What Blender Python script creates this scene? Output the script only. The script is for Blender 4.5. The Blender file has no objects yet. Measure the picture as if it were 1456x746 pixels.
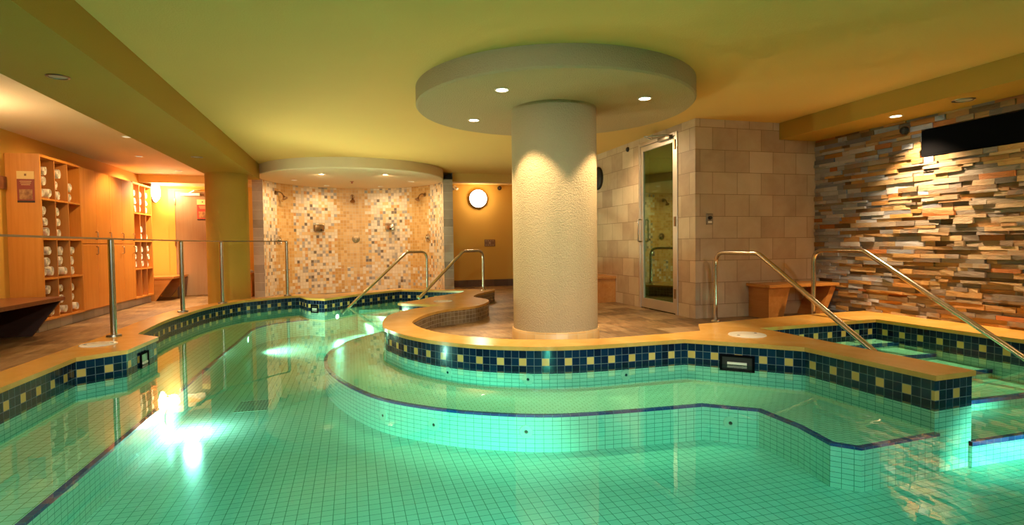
import bpy, bmesh, math, random
from mathutils import Vector, Matrix
from mathutils.geometry import tessellate_polygon
random.seed(7)
PI = math.pi
sc = bpy.context.scene
COL = sc.collection

# ------------------------------------------------------------------ camera
cd = bpy.data.cameras.new('camera')
cd.sensor_width = 36.0
cd.lens = 19.636
cd.clip_start = 0.02
cam = bpy.data.objects.new('camera', cd)
COL.objects.link(cam)
R = ((0.96112645, -0.02045688, 0.2753497), (-0.27584799, -0.02782677, 0.9607984), (-0.01199284, -0.99940342, -0.03238803))
cam.matrix_world = Matrix(((R[0][0], -R[0][1], -R[0][2], 0), (R[1][0], -R[1][1], -R[1][2], 0), (R[2][0], -R[2][1], -R[2][2], 1.0), (0, 0, 0, 1)))
sc.camera = cam

# ------------------------------------------------------------------ world, exposure, render options
wd = bpy.data.worlds.new('world')
sc.world = wd
wd.use_nodes = True
wd.node_tree.nodes['Background'].inputs[0].default_value = (0.9, 0.6, 0.3, 1)
wd.node_tree.nodes['Background'].inputs[1].default_value = 0.02
sc.view_settings.view_transform = 'Standard'
sc.view_settings.look = 'None'
sc.view_settings.exposure = 1.27
sc.view_settings.gamma = 1.0
sc.view_settings.use_curve_mapping = False
cy = sc.cycles
cy.use_denoising = True
cy.max_bounces = 10
cy.diffuse_bounces = 5
cy.glossy_bounces = 4
cy.transparent_max_bounces = 12
cy.transmission_bounces = 6
cy.volume_bounces = 0
cy.caustics_reflective = False
cy.caustics_refractive = False
cy.sample_clamp_indirect = 6.0

# lamp powers (W)
P_POOL_SIDE = 9      # lamp in the left bench riser
P_POOL_NEAR = 1250      # lamp in the near pool wall facing the round bench
P_POOL_STEP = 1100      # lamp in the near pool wall facing the steps
P_POOL_FAR = 160
P_DISC = 58
P_SHOWER = 27
P_STONE = 165
P_STONE_NEAR = 17
P_SCONCE = 26
P_BEAM = 10
P_CLOSET = 80
P_ROOM_FILL = 270
WARM = (1.0, 0.72, 0.42)
WARM2 = (1.0, 0.62, 0.28)
COOL = (0.95, 1.0, 0.92)
POOLC = (1.0, 0.74, 0.70)

# heights: deck 0 (rising to 0.1 on the right), coping 0.2, water 0.02, ceiling 2.44
ZC, ZW, ZF, ZB, CEIL = 0.20, 0.02, -0.39, -0.14, 2.44

# ------------------------------------------------------------------ material helpers
class N:
    def __init__(s, name):
        s.m = bpy.data.materials.new(name)
        s.m.use_nodes = True
        s.t = s.m.node_tree
        s.t.nodes.clear()
        s.out = s.t.nodes.new('ShaderNodeOutputMaterial')
    def n(s, typ, **kw):
        x = s.t.nodes.new(typ)
        for k, v in kw.items():
            setattr(x, k, v)
        return x
    def put(s, sock, v):
        if isinstance(v, bpy.types.NodeSocket):
            s.t.links.new(v, sock)
        elif v is not None:
            if isinstance(v, (tuple, list)) and len(v) == 3 and sock.type == 'RGBA':
                v = (*v, 1)
            sock.default_value = v
    def math(s, op, a, b=None, c=None):
        x = s.n('ShaderNodeMath', operation=op)
        s.put(x.inputs[0], a)
        if b is not None: s.put(x.inputs[1], b)
        if c is not None: s.put(x.inputs[2], c)
        return x.outputs[0]
    def mix(s, f, a, b, bt='MIX'):
        x = s.n('ShaderNodeMix', data_type='RGBA', blend_type=bt)
        s.put(x.inputs[0], f); s.put(x.inputs[6], a); s.put(x.inputs[7], b)
        return x.outputs[2]
    def ramp(s, f, stops, interp='LINEAR'):
        x = s.n('ShaderNodeValToRGB')
        x.color_ramp.interpolation = interp
        e = x.color_ramp.elements
        while len(e) < len(stops): e.new(0.5)
        for q, (p, c) in zip(e, stops):
            q.position = p; q.color = (*c, 1)
        s.put(x.inputs[0], f)
        return x.outputs[0]
    def uv(s):
        x = s.n('ShaderNodeUVMap')
        y = s.n('ShaderNodeSeparateXYZ')
        s.t.links.new(x.outputs[0], y.inputs[0])
        return y.outputs[0], y.outputs[1], x.outputs[0]
    def obj(s):
        return s.n('ShaderNodeTexCoord').outputs['Object']
    def noise(s, vec, scale, detail=4, rough=0.55, dist=0.0):
        x = s.n('ShaderNodeTexNoise')
        x.inputs['Scale'].default_value = scale
        x.inputs['Detail'].default_value = detail
        x.inputs['Roughness'].default_value = rough
        x.inputs['Distortion'].default_value = dist
        s.put(x.inputs['Vector'], vec)
        return x.outputs[0]
    def white(s, a, b, seed=0.0):
        v = s.n('ShaderNodeCombineXYZ')
        s.put(v.inputs[0], a); s.put(v.inputs[1], b); v.inputs[2].default_value = seed
        x = s.n('ShaderNodeTexWhiteNoise')
        s.t.links.new(v.outputs[0], x.inputs[0])
        return x.outputs[0]
    def scaled(s, vec, sx, sy, sz):
        x = s.n('ShaderNodeMapping')
        x.inputs['Scale'].default_value = (sx, sy, sz)
        s.put(x.inputs[0], vec)
        return x.outputs[0]
    def grid(s, u, v, su, sv, g, bond=0.0):
        """cell ids and a grout mask (1 on grout)"""
        fv = s.math('DIVIDE', v, sv)
        iv = s.math('FLOOR', fv)
        fu = s.math('DIVIDE', u, su)
        if bond:
            fu = s.math('ADD', fu, s.math('MULTIPLY', s.math('FLOORED_MODULO', iv, 2.0), bond))
        iu = s.math('FLOOR', fu)
        ru = s.math('SUBTRACT', fu, iu); rv = s.math('SUBTRACT', fv, iv)
        eu = s.math('MULTIPLY', s.math('MINIMUM', ru, s.math('SUBTRACT', 1.0, ru)), su)
        ev = s.math('MULTIPLY', s.math('MINIMUM', rv, s.math('SUBTRACT', 1.0, rv)), sv)
        d = s.math('MINIMUM', eu, ev)
        return iu, iv, s.math('LESS_THAN', d, g)
    def bsdf(s, color, rough=0.5, metal=0.0, bump=None, bstr=0.2, bdist=0.01, spec=None, coat=0.0, emit=None, estr=0.0, alpha=None):
        b = s.n('ShaderNodeBsdfPrincipled')
        s.put(b.inputs['Base Color'], color)
        s.put(b.inputs['Roughness'], rough)
        s.put(b.inputs['Metallic'], metal)
        if spec is not None: b.inputs['Specular IOR Level'].default_value = spec
        if coat: b.inputs['Coat Weight'].default_value = coat
        if emit is not None:
            s.put(b.inputs['Emission Color'], emit); b.inputs['Emission Strength'].default_value = estr
        if bump is not None:
            x = s.n('ShaderNodeBump')
            x.inputs['Strength'].default_value = bstr
            x.inputs['Distance'].default_value = bdist
            s.put(x.inputs['Height'], bump)
            s.t.links.new(x.outputs[0], b.inputs['Normal'])
        s.t.links.new(b.outputs[0], s.out.inputs[0])
        return s.m

def plain(name, c, rough=0.5, metal=0.0, **k):
    return N(name).bsdf(c, rough, metal, **k)

def stucco(name, c, scale=90, bstr=0.35, bd=0.008):
    n = N(name); o = n.obj()
    h = n.noise(o, scale, 3, 0.6)
    big = n.noise(o, 1.5, 3, 0.5)
    dark = tuple(x * 0.93 for x in c)
    return n.bsdf(n.mix(big, c, dark), 0.85, bump=h, bstr=bstr, bdist=bd, spec=0.2)

def wood(name, c1, c2, axis=2, rough=0.38, scale=1.0):
    n = N(name); o = n.obj()
    sx = [22 * scale, 22 * scale, 22 * scale]; sx[axis] = 1.1 * scale
    a = n.noise(n.scaled(o, *sx), 1.0, 5, 0.6, 0.6)
    return n.bsdf(n.ramp(a, [(0.3, c1), (0.7, c2)]), rough, bump=a, bstr=0.04, bdist=0.002)

M = {}
M['ceiling'] = stucco('ceiling_pool_lit_stucco', (0.78, 0.49, 0.15))  # cream stucco with the pool's olive light put into its colour
M['ceiling_lit_cream'] = stucco('ceiling_lit_cream_stucco', (0.80, 0.62, 0.38))  # same stucco, coloured lighter for the brighter light on the locker side
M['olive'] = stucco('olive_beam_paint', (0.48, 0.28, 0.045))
M['column'] = stucco('column_stucco', (0.54, 0.41, 0.23), 85, 0.9, 0.015)
M['canopy'] = stucco('canopy_lit_cream', (0.80, 0.64, 0.42))  # lightened so the colour carries bounce light on the canopy underside
M['yellow'] = stucco('yellow_wall_paint', (0.70, 0.41, 0.08), 120, 0.12)
M['cream'] = stucco('cream_wall_paint', (0.78, 0.62, 0.32), 120, 0.12)

def pool_wall_mat():
    n = N('pool_wall_tile'); u, v, uv = n.uv()
    d = n.math('SUBTRACT', 0.165, v)
    iu, iv, g1 = n.grid(u, d, 0.06, 0.06, 0.0019)
    navy = n.ramp(n.white(iu, iv), [(0.0, (0.002, 0.004, 0.022)), (0.5, (0.003, 0.012, 0.045)), (1.0, (0.004, 0.022, 0.06))])
    iscream = n.math('MULTIPLY', n.math('COMPARE', iv, 1.0, 0.1), n.math('LESS_THAN', n.math('FLOORED_MODULO', iu, 3.0), 0.5))
    band = n.mix(iscream, navy, n.ramp(n.white(iu, iv, 3), [(0.0, (0.56, 0.36, 0.09)), (1.0, (0.68, 0.46, 0.14))]))
    band = n.mix(g1, band, (0.13, 0.16, 0.18))
    ju, jv, g2 = n.grid(u, v, 0.06, 0.03, 0.0016)
    w = n.ramp(n.white(ju, jv, 5), [(0.0, (0.70, 0.76, 0.66)), (1.0, (0.78, 0.82, 0.72))])
    w = n.mix(g2, w, (0.16, 0.30, 0.22))
    isband = n.math('GREATER_THAN', v, -0.018)
    return n.bsdf(n.mix(isband, w, band), 0.15, spec=0.5)
M['pool_wall'] = pool_wall_mat()

def pool_tile(name, su, sv, c0, c1, gc, g=0.0019, bond=0.0):
    n = N(name); u, v, uv = n.uv()
    iu, iv, gr = n.grid(u, v, su, sv, g, bond)
    c = n.ramp(n.white(iu, iv), [(0.0, c0), (1.0, c1)])
    return n.bsdf(n.mix(gr, c, gc), 0.25)
M['pool_floor'] = pool_tile('pool_floor_tile', 0.06, 0.06, (0.66, 0.76, 0.69), (0.72, 0.80, 0.74), (0.12, 0.30, 0.22))
M['bench_top'] = pool_tile('pool_bench_tile', 0.06, 0.06, (0.74, 0.76, 0.60), (0.80, 0.82, 0.66), (0.30, 0.32, 0.16))
M['bench_brick'] = pool_tile('round_bench_tile', 0.06, 0.03, (0.74, 0.76, 0.60), (0.80, 0.82, 0.66), (0.30, 0.32, 0.16), 0.0016, 0.5)
M['riser'] = pool_tile('pool_riser_tile', 0.06, 0.03, (0.72, 0.78, 0.68), (0.78, 0.82, 0.72), (0.16, 0.30, 0.22), 0.0015)
M['nosing'] = pool_tile('blue_nosing_tile', 0.06, 0.2, (0.008, 0.04, 0.20), (0.012, 0.07, 0.30), (0.10, 0.2, 0.3), 0.0016)
M['brown_tile'] = pool_tile('brown_riser_tile', 0.06, 0.05, (0.16, 0.10, 0.05), (0.26, 0.18, 0.09), (0.45, 0.36, 0.24), 0.0022)

def coping_mat():
    n = N('honey_limestone'); o = n.obj()
    a = n.noise(o, 3.0, 6, 0.6, 0.8); b = n.noise(o, 30, 4, 0.7)
    c = n.ramp(a, [(0.25, (0.58, 0.28, 0.045)), (0.5, (0.68, 0.36, 0.075)), (0.8, (0.74, 0.45, 0.13))])
    c = n.mix(n.math('MULTIPLY', n.math('GREATER_THAN', b, 0.63), 0.35), c, (0.42, 0.22, 0.07))
    return n.bsdf(c, 0.22, bump=b, bstr=0.03, bdist=0.002)
M['coping'] = coping_mat()

def floor_mat():
    n = N('slate_deck_tile'); u, v, uv = n.uv()
    iu, iv, gr = n.grid(u, v, 0.305, 0.305, 0.0022)
    o = n.obj()
    st = n.noise(n.scaled(o, 9, 2.2, 1), 1.6, 6, 0.65, 1.2)
    st2 = n.noise(o, 0.9, 3, 0.5)
    r = n.white(iu, iv)
    f = n.math('ADD', n.math('MULTIPLY', st, 0.75), n.math('MULTIPLY', r, 0.25))
    c = n.ramp(f, [(0.28, (0.06, 0.028, 0.008)), (0.42, (0.17, 0.088, 0.030)), (0.56, (0.30, 0.175, 0.072)), (0.75, (0.44, 0.30, 0.15))])
    c = n.mix(n.math('MULTIPLY', st2, 0.2), c, (0.26, 0.15, 0.065))
    return n.bsdf(n.mix(gr, c, (0.20, 0.15, 0.10)), 0.42, bump=st, bstr=0.12, bdist=0.004)
M['deck'] = floor_mat()

def wall_tile(name, su, sv, c0, c1, c2, gc, bond=0.5, rough=0.55, g=0.0028):
    n = N(name); u, v, uv = n.uv()
    iu, iv, gr = n.grid(u, v, su, sv, g, bond)
    o = n.obj()
    a = n.noise(o, 3.2, 5, 0.6, 0.4)
    f = n.math('ADD', n.math('MULTIPLY', a, 0.6), n.math('MULTIPLY', n.white(iu, iv), 0.4))
    c = n.ramp(f, [(0.25, c0), (0.5, c1), (0.75, c2)])
    h = n.math('ADD', n.math('MULTIPLY', gr, -1.0), n.math('MULTIPLY', n.noise(o, 40, 3), 0.25))
    return n.bsdf(n.mix(gr, c, gc), rough, bump=h, bstr=0.3, bdist=0.004)
M['wall_tile'] = wall_tile('large_wall_tile', 0.342, 0.2605, (0.38, 0.25, 0.15), (0.50, 0.36, 0.22), (0.60, 0.45, 0.29), (0.20, 0.12, 0.06))
M['pier_tile'] = wall_tile('grey_pier_tile', 0.34, 0.17, (0.24, 0.20, 0.15), (0.34, 0.29, 0.23), (0.44, 0.38, 0.31), (0.55, 0.48, 0.38), 0.0)
M['base_tile'] = wall_tile('grey_base_tile', 0.33, 0.14, (0.34, 0.32, 0.30), (0.42, 0.39, 0.36), (0.48, 0.44, 0.40), (0.18, 0.15, 0.12), 0.0)
M['dark_base'] = wall_tile('dark_base_tile', 0.33, 0.2, (0.09, 0.05, 0.02), (0.13, 0.07, 0.03), (0.17, 0.09, 0.04), (0.05, 0.03, 0.02), 0.0)
M['ring_tile'] = wall_tile('ring_base_tile', 0.10, 0.11, (0.55, 0.30, 0.09), (0.66, 0.40, 0.15), (0.74, 0.48, 0.20), (0.60, 0.44, 0.24), 0.0, 0.4, 0.0018)

def mosaic_mat():
    n = N('shower_mosaic'); u, v, uv = n.uv()
    iu, iv, gr = n.grid(u, v, 0.0655, 0.0655, 0.0028)
    r1 = n.white(iu, iv, 1.0); r2 = n.white(iu, iv, 2.0); r3 = n.white(iu, iv, 3.0)
    plain_c = n.ramp(r1, [(0.0, (0.56, 0.29, 0.07)), (0.5, (0.66, 0.38, 0.12)), (1.0, (0.72, 0.47, 0.19))])
    mixed = n.ramp(r2, [(0.0, (0.74, 0.62, 0.45)), (0.30, (0.72, 0.48, 0.22)), (0.50, (0.78, 0.66, 0.50)), (0.62, (0.40, 0.36, 0.32)),
                        (0.72, (0.62, 0.52, 0.40)), (0.80, (0.60, 0.30, 0.10)), (0.86, (0.17, 0.13, 0.10)), (0.90, (0.30, 0.26, 0.23)), (0.95, (0.80, 0.70, 0.56))], 'CONSTANT')
    # arc-length bands of mixed colour, with ragged edges
    uu = n.math('ADD', n.math('MULTIPLY', iu, 0.0655), n.math('MULTIPLY', n.math('SUBTRACT', r3, 0.5), 0.16))
    k = 1.68 * PI / 180
    m = None
    for a0, a1 in ((-8, 24.8), (45.4, 79.6), (102.5, 134.8), (151.4, 185)):
        x = n.math('MULTIPLY', n.math('GREATER_THAN', uu, a0 * k), n.math('LESS_THAN', uu, a1 * k))
        m = x if m is None else n.math('MAXIMUM', m, x)
    c = n.mix(m, plain_c, mixed)
    # the lowest rows mix everywhere
    low = n.math('MULTIPLY', n.math('LESS_THAN', v, 0.55), n.math('GREATER_THAN', r3, 0.55))
    c = n.mix(low, c, mixed)
    c = n.mix(gr, c, (0.62, 0.47, 0.28))
    return n.bsdf(c, 0.4, bump=n.math('MULTIPLY', gr, -1.0), bstr=0.25, bdist=0.003)
M['mosaic'] = mosaic_mat()

def stone_mat():
    n = N('ledger_stone'); o = n.obj()
    at = n.n('ShaderNodeVertexColor', layer_name='stone')
    a = n.noise(n.scaled(o, 1, 0.5, 2.0), 22, 6, 0.7, 0.5); b = n.noise(o, 5, 3, 0.5)
    c = n.mix(n.math('MULTIPLY', a, 0.9), at.outputs[0], (0.30, 0.17, 0.07), 'MULTIPLY')
    c = n.mix(0.55, at.outputs[0], c)
    c = n.mix(n.math('MULTIPLY', n.math('GREATER_THAN', b, 0.6), 0.25), c, (0.40, 0.16, 0.04))
    return n.bsdf(c, 0.7, bump=a, bstr=0.9, bdist=0.015)
M['stone'] = stone_mat()

def brushed(name, c, rough=0.28):
    return plain(name, c, rough, 1.0)
M['steel'] = brushed('brushed_steel', (0.62, 0.56, 0.46), 0.22)
M['steel_dark'] = brushed('dark_steel', (0.30, 0.26, 0.20), 0.35)
M['bronze'] = brushed('aged_bronze', (0.32, 0.20, 0.10), 0.35)
M['alu'] = brushed('aluminium_frame', (0.66, 0.60, 0.52), 0.4)
M['maple'] = wood('maple_veneer', (0.60, 0.22, 0.03), (0.70, 0.29, 0.05))
M['maple_in'] = wood('maple_inner', (0.50, 0.20, 0.05), (0.60, 0.27, 0.07))
M['bench_wood'] = wood('cherry_bench_wood', (0.46, 0.17, 0.03), (0.56, 0.24, 0.06), 1)
M['bench_wood_x'] = wood('cherry_bench_wood_cross', (0.50, 0.19, 0.035), (0.60, 0.27, 0.06), 0)
M['bench_dark'] = wood('dark_bench_wood', (0.16, 0.05, 0.02), (0.22, 0.075, 0.03), 1, 0.3)
M['bench_black'] = wood('black_brown_support', (0.045, 0.016, 0.010), (0.06, 0.022, 0.012), 1, 0.6)
M['door_brown'] = wood('brown_door', (0.30, 0.17, 0.08), (0.34, 0.20, 0.10), 2, 0.45)
M['door_frame'] = plain('orange_door_frame', (0.70, 0.36, 0.06), 0.5)
M['white_plastic'] = plain('white_plastic', (0.80, 0.74, 0.62), 0.35)
M['black'] = plain('black_panel', (0.003, 0.003, 0.004), 0.9, spec=0.05)
M['black_matte'] = plain('black_matte', (0.012, 0.010, 0.008), 0.6)
M['trim_white'] = plain('lamp_trim', (0.75, 0.68, 0.55), 0.4)
M['rim_brown'] = plain('bronze_rim', (0.10, 0.05, 0.025), 0.4)
M['sign_cream'] = plain('sign_cream', (0.78, 0.56, 0.20), 0.5)
M['sign_red'] = plain('sign_red', (0.28, 0.045, 0.02), 0.5)
M['sign_bright_red'] = plain('sign_bright_red', (0.50, 0.04, 0.02), 0.5)
M['sign_black'] = plain('sign_black', (0.03, 0.015, 0.01), 0.5)
M['plaque'] = plain('plaque_brown', (0.22, 0.10, 0.03), 0.4)
M['plaque_mark'] = plain('plaque_mark', (0.42, 0.24, 0.09), 0.4)
M['sign_photo'] = N('sign_photo'); _n = M['sign_photo']; _o = _n.obj()
M['sign_photo'] = _n.bsdf(_n.ramp(_n.noise(_o, 14, 3), [(0.3, (0.16, 0.05, 0.02)), (0.6, (0.45, 0.22, 0.07)), (0.75, (0.62, 0.42, 0.18))]), 0.4)
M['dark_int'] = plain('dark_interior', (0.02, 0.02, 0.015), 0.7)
M['grate'] = plain('drain_grate', (0.0, 0.05, 0.04), 0.6)
M['skim_pale'] = plain('pale_skimmer_weir', (0.30, 0.42, 0.30), 0.25)
M['grate_pale'] = plain('grate_pale', (0.55, 0.66, 0.54), 0.4)
M['led'] = plain('sensor_red', (0.3, 0.05, 0.02), 0.4)

def emit(name, c, s):
    n = N(name)
    e = n.n('ShaderNodeEmission')
    e.inputs[0].default_value = (*c, 1); e.inputs[1].default_value = s
    n.t.links.new(e.outputs[0], n.out.inputs[0])
    return n.m
M['lamp_glow'] = emit('lamp_glow', (1.0, 0.85, 0.62), 14)
M['lamp_dim'] = plain('lamp_frosted', (0.45, 0.42, 0.36), 0.3)
M['lamp_mid'] = emit('lamp_mid', (1.0, 0.8, 0.5), 0.4)
M['orb_glow'] = emit('orb_glow', (1.0, 0.86, 0.62), 9)
M['pool_lens'] = emit('pool_lens_glow', (0.9, 1.0, 0.8), 12)

def towel_mat():
    n = N('white_terry'); o = n.obj()
    a = n.noise(o, 220, 3, 0.6); b = n.noise(o, 30, 3)
    return n.bsdf(n.ramp(b, [(0.3, (0.74, 0.68, 0.58)), (0.7, (0.84, 0.80, 0.72))]), 0.95, bump=a, bstr=0.6, bdist=0.004, spec=0.1)
M['towel'] = towel_mat()

def water_mat():
    n = N('pool_water')
    o = n.obj()
    lw = n.n('ShaderNodeLayerWeight'); lw.inputs[0].default_value = 0.5
    p5 = n.math('POWER', lw.outputs['Facing'], 5.0)
    f = n.math('ADD', n.math('MULTIPLY', p5, 0.95), 0.025)
    tr = n.n('ShaderNodeBsdfTransparent'); tr.inputs[0].default_value = (0.55, 0.96, 0.86, 1)
    gl = n.n('ShaderNodeBsdfGlossy'); gl.inputs['Roughness'].default_value = 0.0
    bp = n.n('ShaderNodeBump'); bp.inputs['Strength'].default_value = 0.05; bp.inputs['Distance'].default_value = 0.01
    n.put(bp.inputs['Height'], n.noise(o, 5.0, 2, 0.5, 0.6))
    n.t.links.new(bp.outputs[0], gl.inputs['Normal'])
    mx = n.n('ShaderNodeMixShader')
    n.put(mx.inputs[0], f); n.t.links.new(tr.outputs[0], mx.inputs[1]); n.t.links.new(gl.outputs[0], mx.inputs[2])
    n.t.links.new(mx.outputs[0], n.out.inputs[0])
    ab = n.n('ShaderNodeVolumeAbsorption')
    ab.inputs[0].default_value = (0.06, 0.84, 0.74, 1); ab.inputs[1].default_value = 0.55
    n.t.links.new(ab.outputs[0], n.out.inputs['Volume'])
    return n.m
M['water'] = water_mat()

def glass_mat():
    n = N('tinted_door_glass')
    lw = n.n('ShaderNodeLayerWeight'); lw.inputs[0].default_value = 0.5
    p5 = n.math('POWER', lw.outputs['Facing'], 5.0)
    f = n.math('ADD', n.math('MULTIPLY', p5, 0.70), 0.28)
    tr = n.n('ShaderNodeBsdfTransparent'); tr.inputs[0].default_value = (0.50, 0.68, 0.42, 1)
    gl = n.n('ShaderNodeBsdfGlossy'); gl.inputs['Roughness'].default_value = 0.01; gl.inputs[0].default_value = (0.75, 0.95, 0.65, 1)
    mx = n.n('ShaderNodeMixShader')
    n.put(mx.inputs[0], f); n.t.links.new(tr.outputs[0], mx.inputs[1]); n.t.links.new(gl.outputs[0], mx.inputs[2])
    n.t.links.new(mx.outputs[0], n.out.inputs[0])
    return n.m
M['glass'] = glass_mat()

# ------------------------------------------------------------------ mesh helpers
def nb():
    b = bmesh.new(); b.loops.layers.uv.new('UVMap'); return b

def box(b, x0, y0, z0, x1, y1, z1, mi=0, bev=0.0):
    r = bmesh.ops.create_cube(b, size=1.0)
    vs = r['verts']
    for v in vs:
        v.co = Vector(((x0 + x1) / 2 + v.co.x * (x1 - x0), (y0 + y1) / 2 + v.co.y * (y1 - y0), (z0 + z1) / 2 + v.co.z * (z1 - z0)))
    fs = {f for v in vs for f in v.link_faces}
    for f in fs: f.material_index = mi
    if bev:
        es = list({e for v in vs for e in v.link_edges})
        bmesh.ops.bevel(b, geom=es, offset=bev, segments=2, affect='EDGES', profile=0.5)

def prism(b, poly, z0, z1, mi=0, bev=0.0):
    """vertical prism over a simple 2-D polygon (any winding)"""
    area = sum(poly[i][0] * poly[(i + 1) % len(poly)][1] - poly[(i + 1) % len(poly)][0] * poly[i][1] for i in range(len(poly)))
    if area < 0: poly = poly[::-1]
    lo = [b.verts.new((x, y, z0)) for x, y in poly]; hi = [b.verts.new((x, y, z1)) for x, y in poly]
    k = len(poly); fs = []
    for t in tessellate_polygon([[Vector((x, y, 0)) for x, y in poly]]):
        i, j, l = t
        c = (poly[j][0] - poly[i][0]) * (poly[l][1] - poly[i][1]) - (poly[j][1] - poly[i][1]) * (poly[l][0] - poly[i][0])
        if abs(c) < 1e-12: continue
        if c < 0: i, l = l, i
        fs.append(b.faces.new((hi[i], hi[j], hi[l]))); fs.append(b.faces.new((lo[l], lo[j], lo[i])))
    for i in range(k):
        j = (i + 1) % k
        fs.append(b.faces.new((lo[i], lo[j], hi[j], hi[i])))
    for f in fs: f.material_index = mi
    return lo, hi

def sheet(b, poly, z, mi=0):
    vs = [b.verts.new((x, y, z)) for x, y in poly]
    for t in tessellate_polygon([[Vector((x, y, 0)) for x, y in poly]]):
        i, j, l = t
        c = (poly[j][0] - poly[i][0]) * (poly[l][1] - poly[i][1]) - (poly[j][1] - poly[i][1]) * (poly[l][0] - poly[i][0])
        if abs(c) < 1e-12: continue
        if c < 0: i, l = l, i
        f = b.faces.new((vs[i], vs[j], vs[l])); f.material_index = mi

def strip(b, path, z0, z1, flip=False, u0=0.0, mi=0, fz0=None):
    """vertical strip along a 2-D path; UV = (arc length, height)"""
    uvl = b.loops.layers.uv[0]
    u = [u0]
    for p, q in zip(path, path[1:]): u.append(u[-1] + math.dist(p, q))
    A = [b.verts.new((x, y, z0 if fz0 is None else fz0(x, y))) for x, y in path]; B = [b.verts.new((x, y, z1)) for x, y in path]
    tagl = b.faces.layers.int.get('keep') or b.faces.layers.int.new('keep')
    for i in range(len(path) - 1):
        q = [(A[i], u[i]), (A[i + 1], u[i + 1]), (B[i + 1], u[i + 1]), (B[i], u[i])]
        if flip: q = q[::-1]
        f = b.faces.new([v for v, _ in q]); f.material_index = mi; f[tagl] = 1
        for l, (v, uu) in zip(f.loops, q): l[uvl].uv = (uu, v.co.z)
    return u[-1]

def tube(b, pts, r, seg=12, mi=0, cap=True):
    pts = [Vector(p) for p in pts]; rings = []
    up = Vector((0, 0, 1)); n0 = None
    for i, p in enumerate(pts):
        d = (pts[min(i + 1, len(pts) - 1)] - pts[max(i - 1, 0)]).normalized()
        if n0 is None:
            n0 = d.cross(up) if abs(d.dot(up)) < 0.95 else d.cross(Vector((1, 0, 0)))
        n0 = (n0 - d * n0.dot(d)).normalized(); m0 = d.cross(n0)
        rr = r[i] if isinstance(r, (list, tuple)) else r
        rings.append([b.verts.new(p + (n0 * math.cos(2 * PI * k / seg) + m0 * math.sin(2 * PI * k / seg)) * rr) for k in range(seg)])
    for a, c in zip(rings, rings[1:]):
        for k in range(seg):
            f = b.faces.new((a[k], a[(k + 1) % seg], c[(k + 1) % seg], c[k])); f.material_index = mi
    if cap:
        for f in (b.faces.new(rings[0][::-1]), b.faces.new(rings[-1])): f.material_index = mi

def lathe(b, prof, cx=0, cy_=0, cz=0, seg=24, axis='z', mi=0):
    """profile [(r, h)...] revolved about an axis through (cx,cy,cz)"""
    rings = []
    def pt(r, h, a):
        c, s = math.cos(a) * r, math.sin(a) * r
        return {'z': (cx + c, cy_ + s, cz + h), 'x': (cx + h, cy_ + c, cz + s), 'y': (cx + s, cy_ + h, cz + c)}[axis]
    for r, h in prof:
        if r < 1e-6: rings.append([b.verts.new(pt(0, h, 0))])
        else: rings.append([b.verts.new(pt(r, h, 2 * PI * k / seg)) for k in range(seg)])
    for a, c in zip(rings, rings[1:]):
        for k in range(seg):
            k2 = (k + 1) % seg
            if len(a) == 1 and len(c) == 1: continue
            if len(a) == 1: vs = (a[0], c[k2], c[k])
            elif len(c) == 1: vs = (a[k], a[k2], c[0])
            else: vs = (a[k], a[k2], c[k2], c[k])
            f = b.faces.new(vs); f.material_index = mi

def fix_uv(b):
    uvl = b.loops.layers.uv[0]; keep = b.faces.layers.int.get('keep')
    b.normal_update()
    for f in b.faces:
        if keep is not None and f[keep]: continue
        n = f.normal; ax, ay, az = abs(n.x), abs(n.y), abs(n.z)
        for l in f.loops:
            c = l.vert.co
            l[uvl].uv = (c.x, c.y) if az >= ax and az >= ay else ((c.y, c.z) if ax >= ay else (c.x, c.z))

ORG = {}
def obj(name, b, mats, parent=None, smooth=None, recalc=True, local=False):
    if recalc: bmesh.ops.recalc_face_normals(b, faces=b.faces[:])
    fix_uv(b)
    off = Vector((0, 0, 0))
    p = parent
    while p is not None:
        off += ORG.get(p.name, Vector((0, 0, 0))); p = p.parent
    if not local and off.length: bmesh.ops.translate(b, verts=b.verts[:], vec=-off)
    me = bpy.data.meshes.new(name)
    b.to_mesh(me); b.free()
    for m in (mats if isinstance(mats, (list, tuple)) else [mats]): me.materials.append(m)
    if smooth is not None:
        for q in me.polygons: q.use_smooth = True
        me.set_sharp_from_angle(angle=math.radians(smooth))
    o = bpy.data.objects.new(name, me)
    COL.objects.link(o)
    if parent is not None: o.parent = parent
    return o

def tag(o, label, cat, group=None, kind=None):
    o['label'] = label; o['category'] = cat
    if group: o['group'] = group
    if kind: o['kind'] = kind
    return o

def thing(name, loc, label, cat, group=None, kind=None):
    o = bpy.data.objects.new(name, None)
    o.empty_display_size = 0.1
    COL.objects.link(o); o.location = loc
    ORG[o.name] = Vector(loc)
    return tag(o, label, cat, group, kind)

def struct(name, b, mats, label, cat, smooth=None, recalc=True):
    return tag(obj(name, b, mats, None, smooth, recalc), label, cat, None, 'structure')

def lamp(parent, kind, loc, power, color, target=None, size=None, blend=0.4, radius=0.04):
    l = bpy.data.lights.new('lamp_light', kind)
    l.energy = power; l.color = color
    if kind in ('SPOT', 'POINT'): l.shadow_soft_size = radius
    if kind == 'SPOT':
        l.spot_size = math.radians(size or 60); l.spot_blend = blend
    o = bpy.data.objects.new('lamp_light', l)
    COL.objects.link(o)
    o.parent = parent
    o.location = Vector(loc) - ORG[parent.name]
    if target is not None:
        o.rotation_euler = (Vector(target) - Vector(loc)).to_track_quat('-Z', 'Y').to_euler()
    return o

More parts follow.
